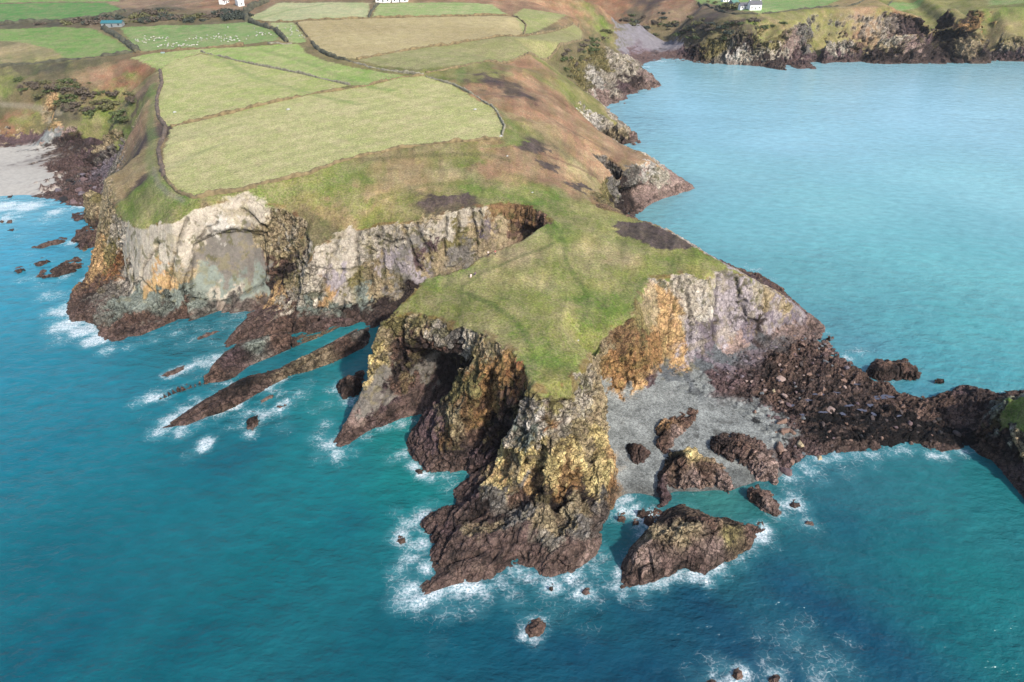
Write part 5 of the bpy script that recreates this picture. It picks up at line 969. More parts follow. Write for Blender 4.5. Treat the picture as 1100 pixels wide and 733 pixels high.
FOAM = [  # column, row, radius in metres, strength
    (30, 222, 9, 1.25), (5, 222, 9, 1.3), (60, 228, 6, 1.1), (85, 222, 4, .9), (10, 232, 10, .8), (50, 236, 9, .6), (-30, 225, 14, 1.2), (20, 255, 8, .45), (30, 272, 6, .4), (75, 262, 4, .7), (70, 298, 5, .6), (92, 300, 4, .6), (45, 308, 6, .5), (25, 300, 5, .6), (12, 283, 4, .3), (90, 275, 4, .5),
    (55, 318, 6, .75), (62, 335, 6, .9), (70, 350, 7, 1.1), (88, 356, 6, 1.15), (100, 366, 5, 1.15), (115, 377, 4, .8), (65, 365, 6, .6), (140, 372, 4, .7), (165, 365, 4, .7), (190, 358, 5, .75), (215, 352, 4, .7), (240, 345, 4, .6), (255, 340, 4, .65), (270, 330, 3, .6), (225, 370, 5, .5), (250, 350, 4, .6), (200, 370, 5, .55),
    (215, 390, 5, .95), (228, 384, 3.5, .95), (200, 398, 4, .8), (185, 402, 4, .7), (165, 425, 4, .95), (150, 432, 4, .8), (180, 432, 3, .5), (230, 418, 3, .5), (245, 412, 2.5, .6), (195, 440, 4, .75), (210, 428, 3, .7), (180, 452, 4, .95), (170, 465, 4, .95), (195, 465, 4, .9), (215, 458, 3, .5), (222, 474, 2.6, 1.5), (218, 482, 2.6, 1.3), (205, 488, 4, .5), (240, 462, 3, .4), (230, 455, 3, .4),
    (260, 445, 3.5, .7), (285, 445, 4, .8), (300, 442, 4, .8), (250, 458, 3, .6), (270, 468, 3, .7), (320, 425, 5, .7), (310, 432, 4, .7), (340, 440, 4, .5), (255, 437, 3, .8), (235, 447, 3, .7), (300, 408, 3, .7), (290, 417, 3, .7), (330, 412, 4, .5), (305, 460, 5, .45),
    (358, 418, 3.5, .75), (375, 433, 3.5, .85), (352, 435, 4, .55), (352, 478, 4, .95), (342, 470, 4.5, .7), (362, 490, 3.5, .9), (380, 487, 3, .6), (345, 490, 4, .6), (395, 470, 2.5, .7), (412, 461, 2.5, .7), (430, 455, 2.5, .6), (350, 455, 4, .65), (365, 500, 3, .4), (448, 452, 2, .5),
    (430, 490, 3, .8), (443, 500, 2.5, 1.0), (455, 512, 2.5, .9), (420, 495, 3, .6), (478, 512, 3, .65), (462, 515, 2.5, .9), (510, 507, 2.5, .7), (527, 498, 2, .8), (475, 525, 3, .45), (415, 482, 3, .4),
    (452, 552, 3, .9), (440, 562, 3.5, .9), (430, 575, 4, .8), (450, 585, 3, 1.0), (440, 600, 3.5, .95), (455, 610, 2.5, 1.0), (430, 615, 4, .8), (435, 632, 4, .9), (430, 645, 4, .85), (450, 650, 3.5, .95), (470, 640, 3.5, 1.0), (490, 635, 3.5, 1.05), (505, 632, 3, 1.1), (520, 638, 4, .85), (480, 655, 4, .75), (510, 650, 4.5, .7), (540, 625, 3, .8), (555, 618, 3, .85), (570, 622, 3, .85), (550, 640, 5, .6),
    (585, 632, 4, .75), (600, 630, 3.5, .85), (612, 624, 3, .9), (625, 620, 3, .8), (640, 615, 3.5, .7), (650, 600, 3.5, .6), (620, 640, 4, .7), (640, 640, 4, .6), (655, 630, 3, .75), (660, 615, 2.5, .75), (600, 655, 6, .45), (630, 680, 5, .35), (470, 690, 5, .35), (425, 550, 3, .5), (460, 540, 3, .5), (560, 660, 5, .35), (575, 690, 3, .5), (562, 682, 2.5, .6),
    (668, 545, 3, .95), (680, 548, 3, .9), (675, 538, 2.5, .9), (695, 560, 2.5, .8), (700, 553, 2.2, .9), (688, 572, 2.5, .6), (660, 555, 2, .6), (670, 640, 2.5, .75), (690, 635, 3, .75), (710, 628, 3, .75), (730, 620, 3, .75), (745, 622, 2.6, .85), (760, 625, 2.6, .85), (775, 615, 3, .7), (795, 605, 3, .55), (690, 648, 4, .45), (820, 578, 2.6, 1.15), (825, 570, 2.6, .95), (812, 590, 2.5, .6), (830, 585, 3, .5), (845, 555, 4, .55),
    (845, 540, 3, .75), (850, 530, 3, .8), (862, 545, 4, .6), (855, 515, 3.5, .8), (870, 505, 4, .85), (885, 495, 3.5, .8), (880, 515, 4, .6), (900, 492, 3, .8), (920, 492, 3, .7), (940, 492, 3, .7), (960, 488, 3, .7), (975, 484, 2.5, .8), (1000, 490, 2.5, .9), (1015, 492, 2.5, .85), (1035, 488, 2.5, .8), (1050, 482, 2, .7), (910, 505, 5, .5), (940, 500, 4, .45), (860, 560, 5, .45), (880, 570, 5, .35),
    (770, 715, 4, .6), (800, 725, 4, .65), (830, 715, 5, .6), (850, 690, 6, .55), (880, 705, 6, .55), (900, 715, 6, .55), (820, 680, 6, .4), (865, 670, 5, .42), (880, 725, 5, .6), (740, 725, 4, .4), (910, 690, 4, .4), (790, 735, 4, .7),
    (925, 378, 5, .7), (912, 385, 4, .6), (800, 286, 4, .7), (815, 290, 5, .6), (830, 300, 4, .55), (690, 222, 4, .4), (748, 205, 4, .45), (695, 155, 6, .5), (712, 90, 6, .55), (695, 72, 8, .8), (710, 66, 9, .95), (730, 64, 8, .8), (760, 72, 9, .6), (820, 75, 10, .55), (860, 72, 9, .6), (900, 70, 9, .65), (950, 68, 9, .6), (1015, 58, 8, .7), (1060, 68, 9, .7), (1090, 69, 9, .6), (1030, 63, 8, .6), (678, 160, 5, .4),
    (1060, 485, 2, .6), (1068, 424, 4, .3), (960, 412, 4, .25), (885, 358, 3, .4), (150, 445, 6, .3), (300, 500, 5, .22), (80, 660, 4, .14), (270, 700, 4, .14), (390, 640, 5, .14)]
rr2 = [45.]
while rr2[-1] < 5000: rr2.append(rr2[-1] * (1.008 if rr2[-1] < 800 else 1.03))
rr2 = np.array(rr2); th2 = np.radians(np.arange(-62, 62.01, .4)); T_, R_ = np.meshgrid(th2, rr2)
SV = np.stack([(np.sin(T_) * R_).ravel(), (np.cos(T_) * R_).ravel(), np.zeros(T_.size)], 1)
idx = np.arange(len(SV)).reshape(len(rr2), len(th2))
a_, b_, c_, d_ = idx[:-1, :-1].ravel(), idx[:-1, 1:].ravel(), idx[1:, 1:].ravel(), idx[1:, :-1].ravel()
SF = np.vstack([np.stack([a_, b_, c_], 1), np.stack([a_, c_, d_], 1)])
hh = H(SV[:, 0], SV[:, 1])
SF = SF[(hh[SF].min(1) < 2.5)]
use = np.unique(SF)
kS = polar(SV); sp = np.array([at(a, b) for a, b, _ in SEA_SEEDS]); sv_ = np.array([A(*c) / GAIN * SEA_GAIN * .80 * np.array([1.0, 1.04, .90 + .15 * float(yy < 160) + .06 * float(160 <= yy < 300)]) + np.array([.066, .05, .026]) * float(np.clip((440 - yy) / 260, 0, 1)) * (xx > 600) for xx, yy, c in SEA_SEEDS])  # eastern bay lift: sediment and sky reflection put into the water colour
wv_ = np.column_stack([fbm(SV, 16., 3, .6, 5.) * 4, fbm(SV, 16., 3, .6, 35.) * 4, SV[:, 2] * 0]) * np.clip(np.hypot(SV[:, 0], SV[:, 1]) / 170, .7, 3)[:, None]
wc = pool_idw(lp2(SV + wv_, kS), lp2(sp, polar(sp)), sv_, 2.6, eps=60.0)
fm = np.zeros(len(SV))
for a, b, r, s in FOAM:
    s = s * (1.18 if a < 120 else 1.0); p = at(a, b); d2 = (SV[:, 0] - p[0]) ** 2 + (SV[:, 1] - p[1]) ** 2
    k = d2 < (3.2 * r) ** 2
    fm[k] = np.maximum(fm[k], s * np.exp(-d2[k] / (1.0 * r * r)))
# a thin wash line along every shore, stronger where the swell arrives from the south-west
shore = sstep(hh, -2.0, -.2) * .30
for o in ROCK_SHADOW:
    k = (np.abs(SV[:, 0] - o[:, 0].mean()) < 60) & (np.abs(SV[:, 1] - o[:, 1].mean()) < 60)
    if k.any():
        d = line_dist(SV[k, 0], SV[k, 1], np.vstack([o, o[:1]])); shore[k] = np.maximum(shore[k], .42 * np.exp(-(d / 1.3) ** 2))
east = sstep(SV[:, 0], 55, 75) * sstep(SV[:, 1], 175, 190)
fm = fm + shore * (1 - .75 * east)
sm_ = mesh_from('sea', SV, SF, {'Water': np.column_stack([np.clip(wc, .002, .8), 1 - .68 * sstep(SV[:, 0] - .12 * SV[:, 1], 25, 60) * sstep(SV[:, 1], 170, 300)]), 'Foam': np.column_stack([fm] * 3)}, True, sea_material())
link('sea', sm_, kind='structure')
# ---------------------------------------------------------------- boulders
def boulder_mesh(i, col):
    bm = bmesh.new(); bmesh.ops.create_icosphere(bm, subdivisions=3, radius=1.0)
    v = np.array([x.co[:] for x in bm.verts]); r = np.random.default_rng(100 + i)
    for _ in range(14):                                               # knock flat facets off a ball
        d = r.normal(size=3); d /= np.linalg.norm(d); h = r.uniform(.45, .78)
        t = np.maximum(v @ d - h, 0); v = v - t[:, None] * d
    v = v * np.array([r.uniform(.8, 1.25), r.uniform(.7, 1.0), r.uniform(.55, .8)])
    v = v + .05 * np.column_stack([vnoise(v * 3 + i * 7), vnoise(v * 3 + i * 7 + 20), vnoise(v * 3 + i * 7 + 40)])
    for x, c in zip(bm.verts, v): x.co = c
    me = bpy.data.meshes.new('boulder'); bm.to_mesh(me); bm.free()
    me.materials.append(col); return me
BMAT = {k: plain('boulder_' + k, ROCK[k] * f, .85, .3, 2.5) for k, f in (('brown', 1.0), ('purple', 1.05), ('dark', 1.0), ('mauve', .8), ('pink', .8), ('cobble', .85), ('tan', .95), ('black', 1.3))}
BMESH = {k: [boulder_mesh(i + 10 * j, m) for i in range(3)] for j, (k, m) in enumerate(BMAT.items())}
brng = random.Random(5)
def boulder(x, y, s, kind, label, group=None):
    o = bpy.data.objects.new('boulder', brng.choice(BMESH[kind])); scene.collection.objects.link(o)
    o.location = (x, y, float(H(x, y)) + s * .22); o.scale = (s, s * brng.uniform(.8, 1.1), s * brng.uniform(.75, 1.1)); o.rotation_euler = (brng.uniform(-.3, .3), brng.uniform(-.3, .3), brng.uniform(0, 6.3))
    o['label'] = label; o['category'] = 'boulder'
    if group: o['group'] = group
for px, py, s, k, lab in [(892, 441, 1.5, 'pink', 'pale square boulder amid the black seaweed of the causeway'), (838, 408, 1.6, 'pink', 'flat pale boulder beside the blue-grey cobbles'), (831, 421, 1.1, 'tan', 'pale tan boulder, left of a cluster of three by the shingle'),
        (843, 426, 1.2, 'pink', 'pale boulder, right of a cluster of three by the shingle'), (839, 433, 1.1, 'pink', 'pale boulder, lowest of a cluster of three by the shingle'), (859, 478, 1.4, 'tan', 'tan boulder standing above the surf near the cove'), (880, 493, 1.3, 'tan', 'tan boulder with surf around it'),
        (838, 455, 1.7, 'brown', 'brown boulder, upper of two at the edge of the shingle'), (841, 464, 1.6, 'brown', 'brown boulder, lower of two at the edge of the shingle'), (838, 482, 1.9, 'brown', 'large brown boulder next to the long beach rock'), (845, 508, 1.8, 'purple', 'purple boulder at the waterline by the long beach rock'), (862, 450, .8, 'cobble', 'small pale grey boulder in the dark weed'), (850, 497, 1.4, 'brown', 'brown boulder just above the long beach rock tip'), (852, 521, 1.1, 'purple', 'purple stone at the water below the boulder shore'), (870, 506, 1.0, 'brown', 'brown stone in the surf by the causeway')]:
    p = hit(px, py); boulder(p[0], p[1], s, k, lab)
def scatter(poly, n, smin, smax, kinds, label, group, mind=1.0):
    pp = hits(poly); x0, y0 = pp[:, :2].min(0); x1, y1 = pp[:, :2].max(0); got = []; tries = 0
    while len(got) < n and tries < 40000:
        tries += 1
        x, y = brng.uniform(x0, x1), brng.uniform(y0, y1)
        if not in_poly(np.array([x]), np.array([y]), pp)[0]: continue
        s = smin + (smax - smin) * brng.random() ** 2.2
        if any((x - a) ** 2 + (y - b) ** 2 < (mind * (s + c)) ** 2 for a, b, c in got): continue
        got.append((x, y, s)); boulder(x, y, s, brng.choice(kinds), label, group)
scatter([(765, 402), (800, 384), (845, 366), (885, 363), (905, 384), (930, 398), (915, 420), (880, 432), (856, 465), (866, 496), (846, 508), (828, 468), (805, 440)], 145, .45, 1.25, ['brown', 'purple', 'mauve', 'dark', 'brown', 'pink', 'cobble'], 'brown or grey boulder in the boulder field below the pale eastern cliff', 'boulders below the pale eastern cliff')
scatter([(760, 392), (800, 376), (850, 360), (880, 358), (850, 372), (800, 390)], 35, .4, .8, ['cobble', 'dark', 'mauve'], 'dark cobble-like boulder along the foot of the pale eastern ledge', 'cobbles along the pale ledge')
scatter([(880, 440), (930, 430), (1000, 445), (1040, 465), (1000, 480), (920, 482), (875, 480)], 42, .5, 1.3, ['brown', 'dark', 'black', 'purple', 'dark'], 'dark weedy boulder on the southern side of the causeway', 'weedy boulders of the causeway')
scatter([(60, 205), (80, 175), (108, 165), (118, 180), (104, 200), (92, 222), (72, 220)], 50, 1.0, 3.2, ['purple', 'dark', 'black', 'mauve'], 'dark purple boulder on the stony shore of the western inlet', 'boulders of the western inlet', .8)
# ---------------------------------------------------------------- field banks, hedges and walls
def hedge(name, label, line, w, h, mat, cat='hedge', lump=.75):
    w *= .8; h *= .85
    pl = densify(hits(line), k=.0035, mn=.7)
    n = len(pl); d = np.gradient(pl[:, :2], axis=0); d /= np.linalg.norm(d, axis=1, keepdims=True) + 1e-9; nr = np.column_stack([-d[:, 1], d[:, 0]])
    hf = .45 + .75 * sstep(vnoise(np.column_stack([pl[:, 0] / 5.5, pl[:, 1] / 5.5, 0 * pl[:, 0] + len(label)])), -.45, .35) + .3 * np.maximum(vnoise(pl / 2.2 + 50), 0)
    prof = [(-.5, -.4), (-.48, .35), (-.28, .85), (0, 1.0), (.28, .85), (.48, .35), (.5, -.4)]
    Vv = []
    for u, t in prof:
        q = np.column_stack([pl[:, 0] + nr[:, 0] * u * w, pl[:, 1] + nr[:, 1] * u * w])
        z = H(q[:, 0], q[:, 1]) + h * t * (hf if t > 0 else 1)
        b = np.column_stack([q, z]); e = (t > 0)
        b[:, :2] += e * lump * w * .35 * np.column_stack([vnoise(b / 1.3 + 3), vnoise(b / 1.3 + 40)]) ; b[:, 2] += e * lump * h * (.6 * vnoise(b / 1.1 + 80) + .5 * vnoise(b / 3.7 + 9))
        Vv.append(b)
    m = len(prof); Vv = np.stack(Vv, 1).reshape(-1, 3); f = []
    i = np.arange(n - 1)[:, None] * m + np.arange(m - 1)[None]
    i = i.ravel(); f = np.vstack([np.stack([i, i + 1, i + m + 1], 1), np.stack([i, i + m + 1, i + m], 1)])
    e0 = [[0, k + 1, k] for k in range(1, m - 1)]; e1 = [[(n - 1) * m, (n - 1) * m + k, (n - 1) * m + k + 1] for k in range(1, m - 1)]
    f = np.vstack([f, e0, e1])[:, ::-1]
    c = Vv.mean(0) * [1, 1, 0]
    o = link(name, mesh_from(name, Vv - c, f, None, True, mat), label=label, category=cat); o.location = c
    return o
MB_ = plain('hedge_bank', A(146, 128, 92), .95, .55, .5); MD_ = plain('dark_hedge', A(98, 96, 76), .95, .55, .4); MS_ = plain('stone_wall', A(172, 164, 138), .95, .45, .6); MP_ = plain('heather_bank', A(126, 108, 92), .95, .5, .5)
hedge('hedge_bank', 'long brown bank along the seaward side of the big pale field', [(177, 192), (190, 205.5), (208, 212.5), (260, 203.5), (330, 187), (380, 169.5), (430, 159), (480, 153.5), (537, 149.5)], 1.5, 1.1, MB_, 'hedge bank')
hedge('stone_wall', 'curved stony wall round the eastern end of the big pale field', [(539, 147), (542, 136), (532, 117.5), (512, 104), (487, 91.5), (458, 82.5)], 1.3, 1.1, MS_, 'wall')
hedge('hedge_bank', 'straight brown bank between the big pale field and the striped field above it', [(183, 136.5), (250, 121.5), (330, 102.5), (395, 92.5), (430, 83.5), (456, 81.5)], 1.5, 1.2, MB_, 'hedge bank')
hedge('stone_wall', 'short pale wall dividing the two greener strips of pasture', [(216, 56), (245, 63), (270, 69), (330, 81), (376, 92)], 1.2, 1.1, MS_, 'wall')
hedge('hedge', 'dark bushy hedge under the corner of the straw-coloured field', [(336, 47), (342, 54), (352, 60), (366, 64), (378, 67)], 3.0, 2.0, MD_)
hedge('stone_wall', 'rubble wall running from the dark hedge to the corner of the big field', [(380, 67.5), (400, 73.5), (430, 78), (455, 81)], 1.6, 1.2, MS_, 'wall')
hedge('hedge', 'dark hedge at the top of the brown hillside on the left', [(-40, 73), (0, 72), (40, 68.5), (75, 65), (100, 62.5), (143, 57)], 2.4, 1.8, MD_)
hedge('hedge_bank', 'brown bank along the lower edge of the sheep field', [(146, 57), (200, 53), (245, 50), (262, 48.5)], 1.8, 1.5, MB_, 'hedge bank')
hedge('hedge', 'thick dark hedge between the sheep field and the green field left of it', [(112, 32), (124, 38), (135, 46), (148, 56)], 5.0, 2.6, MD_, lump=.7)
hedge('hedge', 'dark leafy hedge at the eastern end of the sheep field', [(268, 24), (284, 29), (296, 33), (302, 39), (308, 45)], 3.6, 2.6, MD_, lump=.7)
hedge('stone_wall', 'pile of pale rubble wall at the corner of the sheep field', [(288, 47.5), (296, 47), (304, 48), (314, 47)], 2.0, 1.1, MS_, 'wall')
hedge('hedge_bank', 'thin bank along the top of the straw-coloured field', [(272, 24), (318, 23.2), (396, 19.6), (470, 18), (549, 17)], 1.6, 1.3, MB_, 'hedge bank')
hedge('hedge_bank', 'bank at the western end of the straw-coloured field', [(319, 25), (327, 36), (335, 46)], 1.6, 1.2, MB_, 'hedge bank')
hedge('hedge_bank', 'bank between the straw-coloured field and the olive strip below it', [(384, 64), (440, 53.2), (500, 45), (562, 39), (622, 28)], 1.6, 1.3, MB_, 'hedge bank')
hedge('hedge', 'short dark hedge between the two fields at the top edge', [(396, 19), (399, 12), (407, 4)], 2.4, 1.8, MD_)
hedge('hedge', 'belt of tall dark hedge curving up to the top edge beside the white cottage', [(265, 22), (264, 15), (272, 8), (288, 2)], 5.0, 4.0, MD_, lump=.8)
hedge('hedge_bank', 'short bank closing the eastern end of the straw-coloured field', [(563, 37), (565, 27), (551, 17)], 1.4, 1.1, MB_, 'hedge bank')
hedge('hedge', 'dark hedge below the bright green field at the top left', [(-40, 26), (0, 25.5), (50, 24), (100, 20.5), (134, 13)], 4.0, 2.4, MD_, lump=.7)
hedge('hedge_bank', 'purple-brown bank beside the cliff path on the western edge of the fields', [(176, 190), (172, 172), (170, 160), (176, 147), (178, 136), (170, 126), (168, 108), (174, 90), (172, 76)], 2.2, 1.2, MP_, 'hedge bank')
hedge('hedge_bank', 'bank where the olive strip meets the bracken slope', [(458, 79), (500, 71), (562, 60.5), (600, 51), (626, 43)], 1.6, 1.1, MB_, 'hedge bank')
hedge('hedge', 'hedge along the far clifftop pasture right of the white farmhouse', [(819, 15), (845, 12.5), (870, 9.5), (920, 5.5), (958, 2)], 1.8, 1.4, MD_)
hedge('hedge', 'hedge below the green paddock of the white farmhouse', [(750, 3), (772, 12), (790, 16), (814, 16.5)], 2.0, 1.5, MD_)
# ---------------------------------------------------------------- bushes
def bush_mesh(i, mat, n=560):
    r = np.random.default_rng(900 + i); lobes = r.normal(0, .85, (11, 3)) * [1, .7, .22]; lobes[:, 2] = np.abs(lobes[:, 2]) + .16; V_, F_ = [], []
    for k in range(n):
        c = lobes[r.integers(11)]; d = r.normal(size=3); d /= np.linalg.norm(d); p = c + d * r.uniform(.15, .55) * [1, 1, .8]
        if p[2] < -.05: p[2] = r.uniform(0, .2)
        a = r.normal(size=3); a /= np.linalg.norm(a); b = np.cross(a, d + .3 * r.normal(size=3)); b /= np.linalg.norm(b) + 1e-6; s = r.uniform(.07, .15)
        q = len(V_); V_ += [p - a * s - b * s, p + a * s - b * s * .6, p + a * s * .7 + b * s, p - a * s * .8 + b * s]; F_ += [[q, q + 1, q + 2], [q, q + 2, q + 3]]
    return mesh_from('bush', np.array(V_), np.array(F_), None, False, mat)
LM = [plain('scrub_leaf', A(122, 120, 76), .8, .5, 3), plain('gorse_leaf', A(104, 118, 66), .8, .5, 3), plain('blackthorn_twigs', A(122, 108, 92), .9, .4, 3), plain('dark_leaf', A(82, 90, 76), .8, .5, 3)]
BU = [[bush_mesh(i + 4 * j, m) for i in range(3)] for j, m in enumerate(LM)]
def bush(px, py, s, kind, label, group):
    p = hit(px, py); o = bpy.data.objects.new('bush', brng.choice(BU[kind])); scene.collection.objects.link(o)
    o.location = (p[0], p[1], float(H(p[0], p[1])) - .08 * s); o.scale = (s, s, s * brng.uniform(.6, .95)); o.rotation_euler = (0, 0, brng.uniform(0, 6.3)); o['label'] = label; o['category'] = 'bush'; o['group'] = group
def bushes(poly, n, smin, smax, kinds, label, group):
    P_ = np.array(poly, float); k = 0; t = 0
    while k < n and t < 5000:
        t += 1; x, y = brng.uniform(P_[:, 0].min(), P_[:, 0].max()), brng.uniform(P_[:, 1].min(), P_[:, 1].max())
        if in_poly(np.array([x]), np.array([y]), P_)[0]: bush(x, y, brng.uniform(smin, smax), brng.choice(kinds), label, group); k += 1
bushes([(30, 27), (60, 22), (110, 19), (160, 11), (250, 13), (268, 20), (200, 24), (130, 26)], 60, 2.5, 5.5, [2, 2, 0, 3], 'grey-brown bush in the scrub belt above the sheep field', 'bushes of the scrub belt')
bushes([(236, 14), (244, 12), (262, 15), (262, 20), (246, 20)], 12, 4, 6, [3], 'tall dark bush in the clump below the white cottage', 'dark clump below the cottage')
bushes([(75, 85), (110, 95), (145, 100), (140, 130), (110, 125), (70, 120), (30, 100), (10, 85)], 60, 1.5, 3.6, [0, 1, 2], 'low bush on the brown hillside above the western inlet', 'bushes of the western hillside')
bushes([(590, 60), (620, 48), (640, 30), (660, 35), (640, 55), (610, 85)], 30, 1.5, 3.2, [0, 1, 2], 'low bush on the headland slope above the far cove', 'bushes above the far cove')
bushes([(655, 20), (700, 12), (740, 15), (770, 25), (815, 22), (850, 26), (790, 42), (740, 44), (690, 36)], 50, 2, 4.2, [0, 1, 2, 3], 'bush on the bracken slope behind the far beach', 'bushes behind the far beach')
bushes([(764, 3), (800, 3), (800, 9), (775, 9)], 12, 3, 5, [3, 0], 'dark garden bush beside the white farmhouse', 'garden bushes of the farmhouse')
# ---------------------------------------------------------------- houses
def box(x0, x1, y0, y1, z0, z1):
    v = np.array([[x0, y0, z0], [x1, y0, z0], [x1, y1, z0], [x0, y1, z0], [x0, y0, z1], [x1, y0, z1], [x1, y1, z1], [x0, y1, z1]], float)
    q = [(0, 3, 2, 1), (4, 5, 6, 7), (0, 1, 5, 4), (1, 2, 6, 5), (2, 3, 7, 6), (3, 0, 4, 7)]
    return v, np.array([t for a, b, c, d in q for t in ((a, b, c), (a, c, d))])
def merge(*ps):
    V_, F_, n = [], [], 0
    for v, f in ps: V_.append(v); F_.append(f + n); n += len(v)
    return np.vstack(V_), np.vstack(F_)
def gable(L, D, h, r):
    """walls with gable ends, ridge along x"""
    x, y = L / 2, D / 2
    v = np.array([[-x, -y, -1.5], [x, -y, -1.5], [x, y, -1.5], [-x, y, -1.5], [-x, -y, h], [x, -y, h], [x, y, h], [-x, y, h], [-x, 0, h + r], [x, 0, h + r]], float)
    f = [(0, 1, 5), (0, 5, 4), (2, 3, 7), (2, 7, 6), (1, 2, 6), (1, 6, 5), (5, 6, 9), (3, 0, 4), (3, 4, 7), (7, 4, 8), (4, 5, 9), (4, 9, 8), (6, 7, 8), (6, 8, 9)]
    return v, np.array(f)
def roof_mesh(L, D, h, r, o=.35, t=.22):
    x, y = L / 2 + o, D / 2 + o; k = r / (D / 2); e = h - k * o
    v = np.array([[-x, -y, e], [x, -y, e], [x, 0, h + r], [-x, 0, h + r], [-x, y, e], [x, y, e]]); v[:, 2] += .06; w = v + [0, 0, t]
    V_ = np.vstack([v, w]); q = [(6, 7, 8, 9), (9, 8, 11, 10), (1, 0, 3, 2), (2, 3, 4, 5), (0, 1, 7, 6), (5, 4, 10, 11), (0, 6, 9, 3), (3, 9, 10, 4), (1, 2, 8, 7), (2, 5, 11, 8)]
    return V_, np.array([t_ for a, b, c, d in q for t_ in ((a, b, c), (a, c, d))])
HW = plain('white_render', (.78, .77, .74), .7, .06, 1); HR = plain('slate_roof', A(120, 118, 124), .6, .2, 1); HG = plain('window_glass', (.03, .035, .04), .15, .1, 1); HT = plain('teal_sheet_roof', A(70, 140, 150), .5, .12, 1); HM = plain('grey_sheet_wall', A(170, 176, 176), .6, .1, 1); HRED = plain('red_roof', A(150, 80, 70), .7, .2, 1); HGR = plain('green_sheet_roof', A(110, 160, 140), .6, .15, 1); HDOOR = plain('painted_door', A(60, 80, 90), .5, .1, 1)
def house(name, label, px, py, L, D, h, r, rot, wall, roof, cat='house', chim=1, win=3, dx=0, dy=0):
    p = hit(px, py); x, y = p[0] + dx, p[1] + dy
    e = bpy.data.objects.new(name, None); scene.collection.objects.link(e); e.location = (x, y, float(H(x, y))); e.rotation_euler = (0, 0, math.radians(rot)); e['label'] = label; e['category'] = cat
    def part(nm, vf, mat, par=e): return link(nm, mesh_from(nm, vf[0], vf[1], None, False, mat), par)
    part('wall', gable(L, D, h, r), wall); rf = part('roof', roof_mesh(L, D, h, r), roof)
    for k in range(chim): cx = (L / 2 - .6) * (1 if k == 0 else -1); part('chimney', box(cx - .45, cx + .45, -.4, .4, h + r - .5, h + r + 1.2), wall, rf)
    for k in range(win):
        cx = -L / 2 + (k + .5) * L / win
        if win > 1 and k == win // 2: part('door', box(cx - .5, cx + .5, -D / 2 - .04, -D / 2 + .02, 0, 2.0), HDOOR)
        else: part('window', box(cx - .6, cx + .6, -D / 2 - .04, -D / 2 + .02, .9, 2.1), HG)
    return e
house('farmhouse', 'white farmhouse with a grey roof on the far clifftop', 810, 10, 11, 7, 4.2, 3.0, 6, HW, HR, chim=2, win=3)
house('cottage', 'low white wing with a grey roof, left of the farmhouse', 799, 9.5, 9, 6, 2.8, 2.2, 6, HW, HR, chim=1, win=3)
house('shed', 'shed with a pale green roof behind the farmhouse wing', 788, 6, 8, 6, 2.8, 1.8, 30, HM, HGR, 'shed', 0, 1)
house('cottage', 'white cottage at the top edge left of the farmhouse', 780, 2, 9, 6, 3, 2.4, 10, HW, HR, chim=1, win=3)
house('cottage', 'small white cottage above the dark clump at the top left', 258, 6, 5, 8, 4, 2.6, 35, HW, HW, chim=1, win=1)
house('cottage', 'red-roofed cottage at the top edge left of the white one', 241, 4, 7, 5, 2.8, 2, 70, HW, HRED, chim=1, win=3)
house('barn', 'long low barn with a teal sheet roof beside the sheep field', 122, 28.5, 15, 6, 2.6, 1.5, 5, HM, HT, 'barn', 0, 3)
house('farm_building', 'long white farm building at the top edge, left of a pair', 412, 2.2, 12, 6, 3, 2, 0, HW, HR, 'farm building', 0, 3)
house('farm_building', 'long white farm building at the top edge, right of a pair', 430, 2.2, 13, 6, 3, 2, 0, HW, HR, 'farm building', 0, 3)
# a pale water trough by the gate
p = hit(175, 57.5); tr = merge(box(-1.2, 1.2, -.5, .5, -.1, .15), box(-1.2, 1.2, -.5, -.38, .15, .7), box(-1.2, 1.2, .38, .5, .15, .7), box(-1.2, -1.08, -.38, .38, .15, .7), box(1.08, 1.2, -.38, .38, .15, .7))
o = link('water_trough', mesh_from('water_trough', tr[0], tr[1], None, False, plain('galvanised_trough', A(186, 204, 204), .5, .1, 1)), label='pale water trough in the bank below the sheep field', category='trough'); o.location = (p[0], p[1], float(H(p[0], p[1])) + .1)
# ---------------------------------------------------------------- sheep
def skinned(name, verts, edges, radii, mat, sub=1):
    me = bpy.data.meshes.new(name); me.from_pydata(verts, edges, []); ob = bpy.data.objects.new(name, me); scene.collection.objects.link(ob)
    sk = ob.modifiers.new('skin', 'SKIN'); sk.use_smooth_shade = True
    for i, r in enumerate(radii):
        d = me.skin_vertices[0].data[i]; d.radius = (r, r) if not isinstance(r, tuple) else r; d.use_root = (i == 0)
    ob.modifiers.new('sub', 'SUBSURF').levels = sub
    dg = bpy.context.evaluated_depsgraph_get(); m2 = bpy.data.meshes.new_from_object(ob.evaluated_get(dg)); bpy.data.objects.remove(ob); m2.name = name
    m2.materials.clear(); m2.materials.append(mat); return m2
WOOL = plain('wool', (.42, .40, .34), .95, .15, 4)
sheep_me = skinned('sheep', [(0, 0, .62), (-.42, 0, .64), (.38, 0, .62), (.58, 0, .72), (.74, 0, .62), (.86, 0, .5), (.34, .13, .4), (.34, .14, .03), (.34, -.13, .4), (.34, -.14, .03), (-.38, .13, .42), (-.36, .14, .03), (-.38, -.13, .42), (-.36, -.14, .03), (-.58, 0, .5)],
    [(0, 1), (0, 2), (2, 3), (3, 4), (4, 5), (2, 6), (6, 7), (2, 8), (8, 9), (1, 10), (10, 11), (1, 12), (12, 13), (1, 14)], [.30, .27, .25, .15, .11, .06, .09, .045, .09, .045, .10, .045, .10, .045, .05], WOOL)
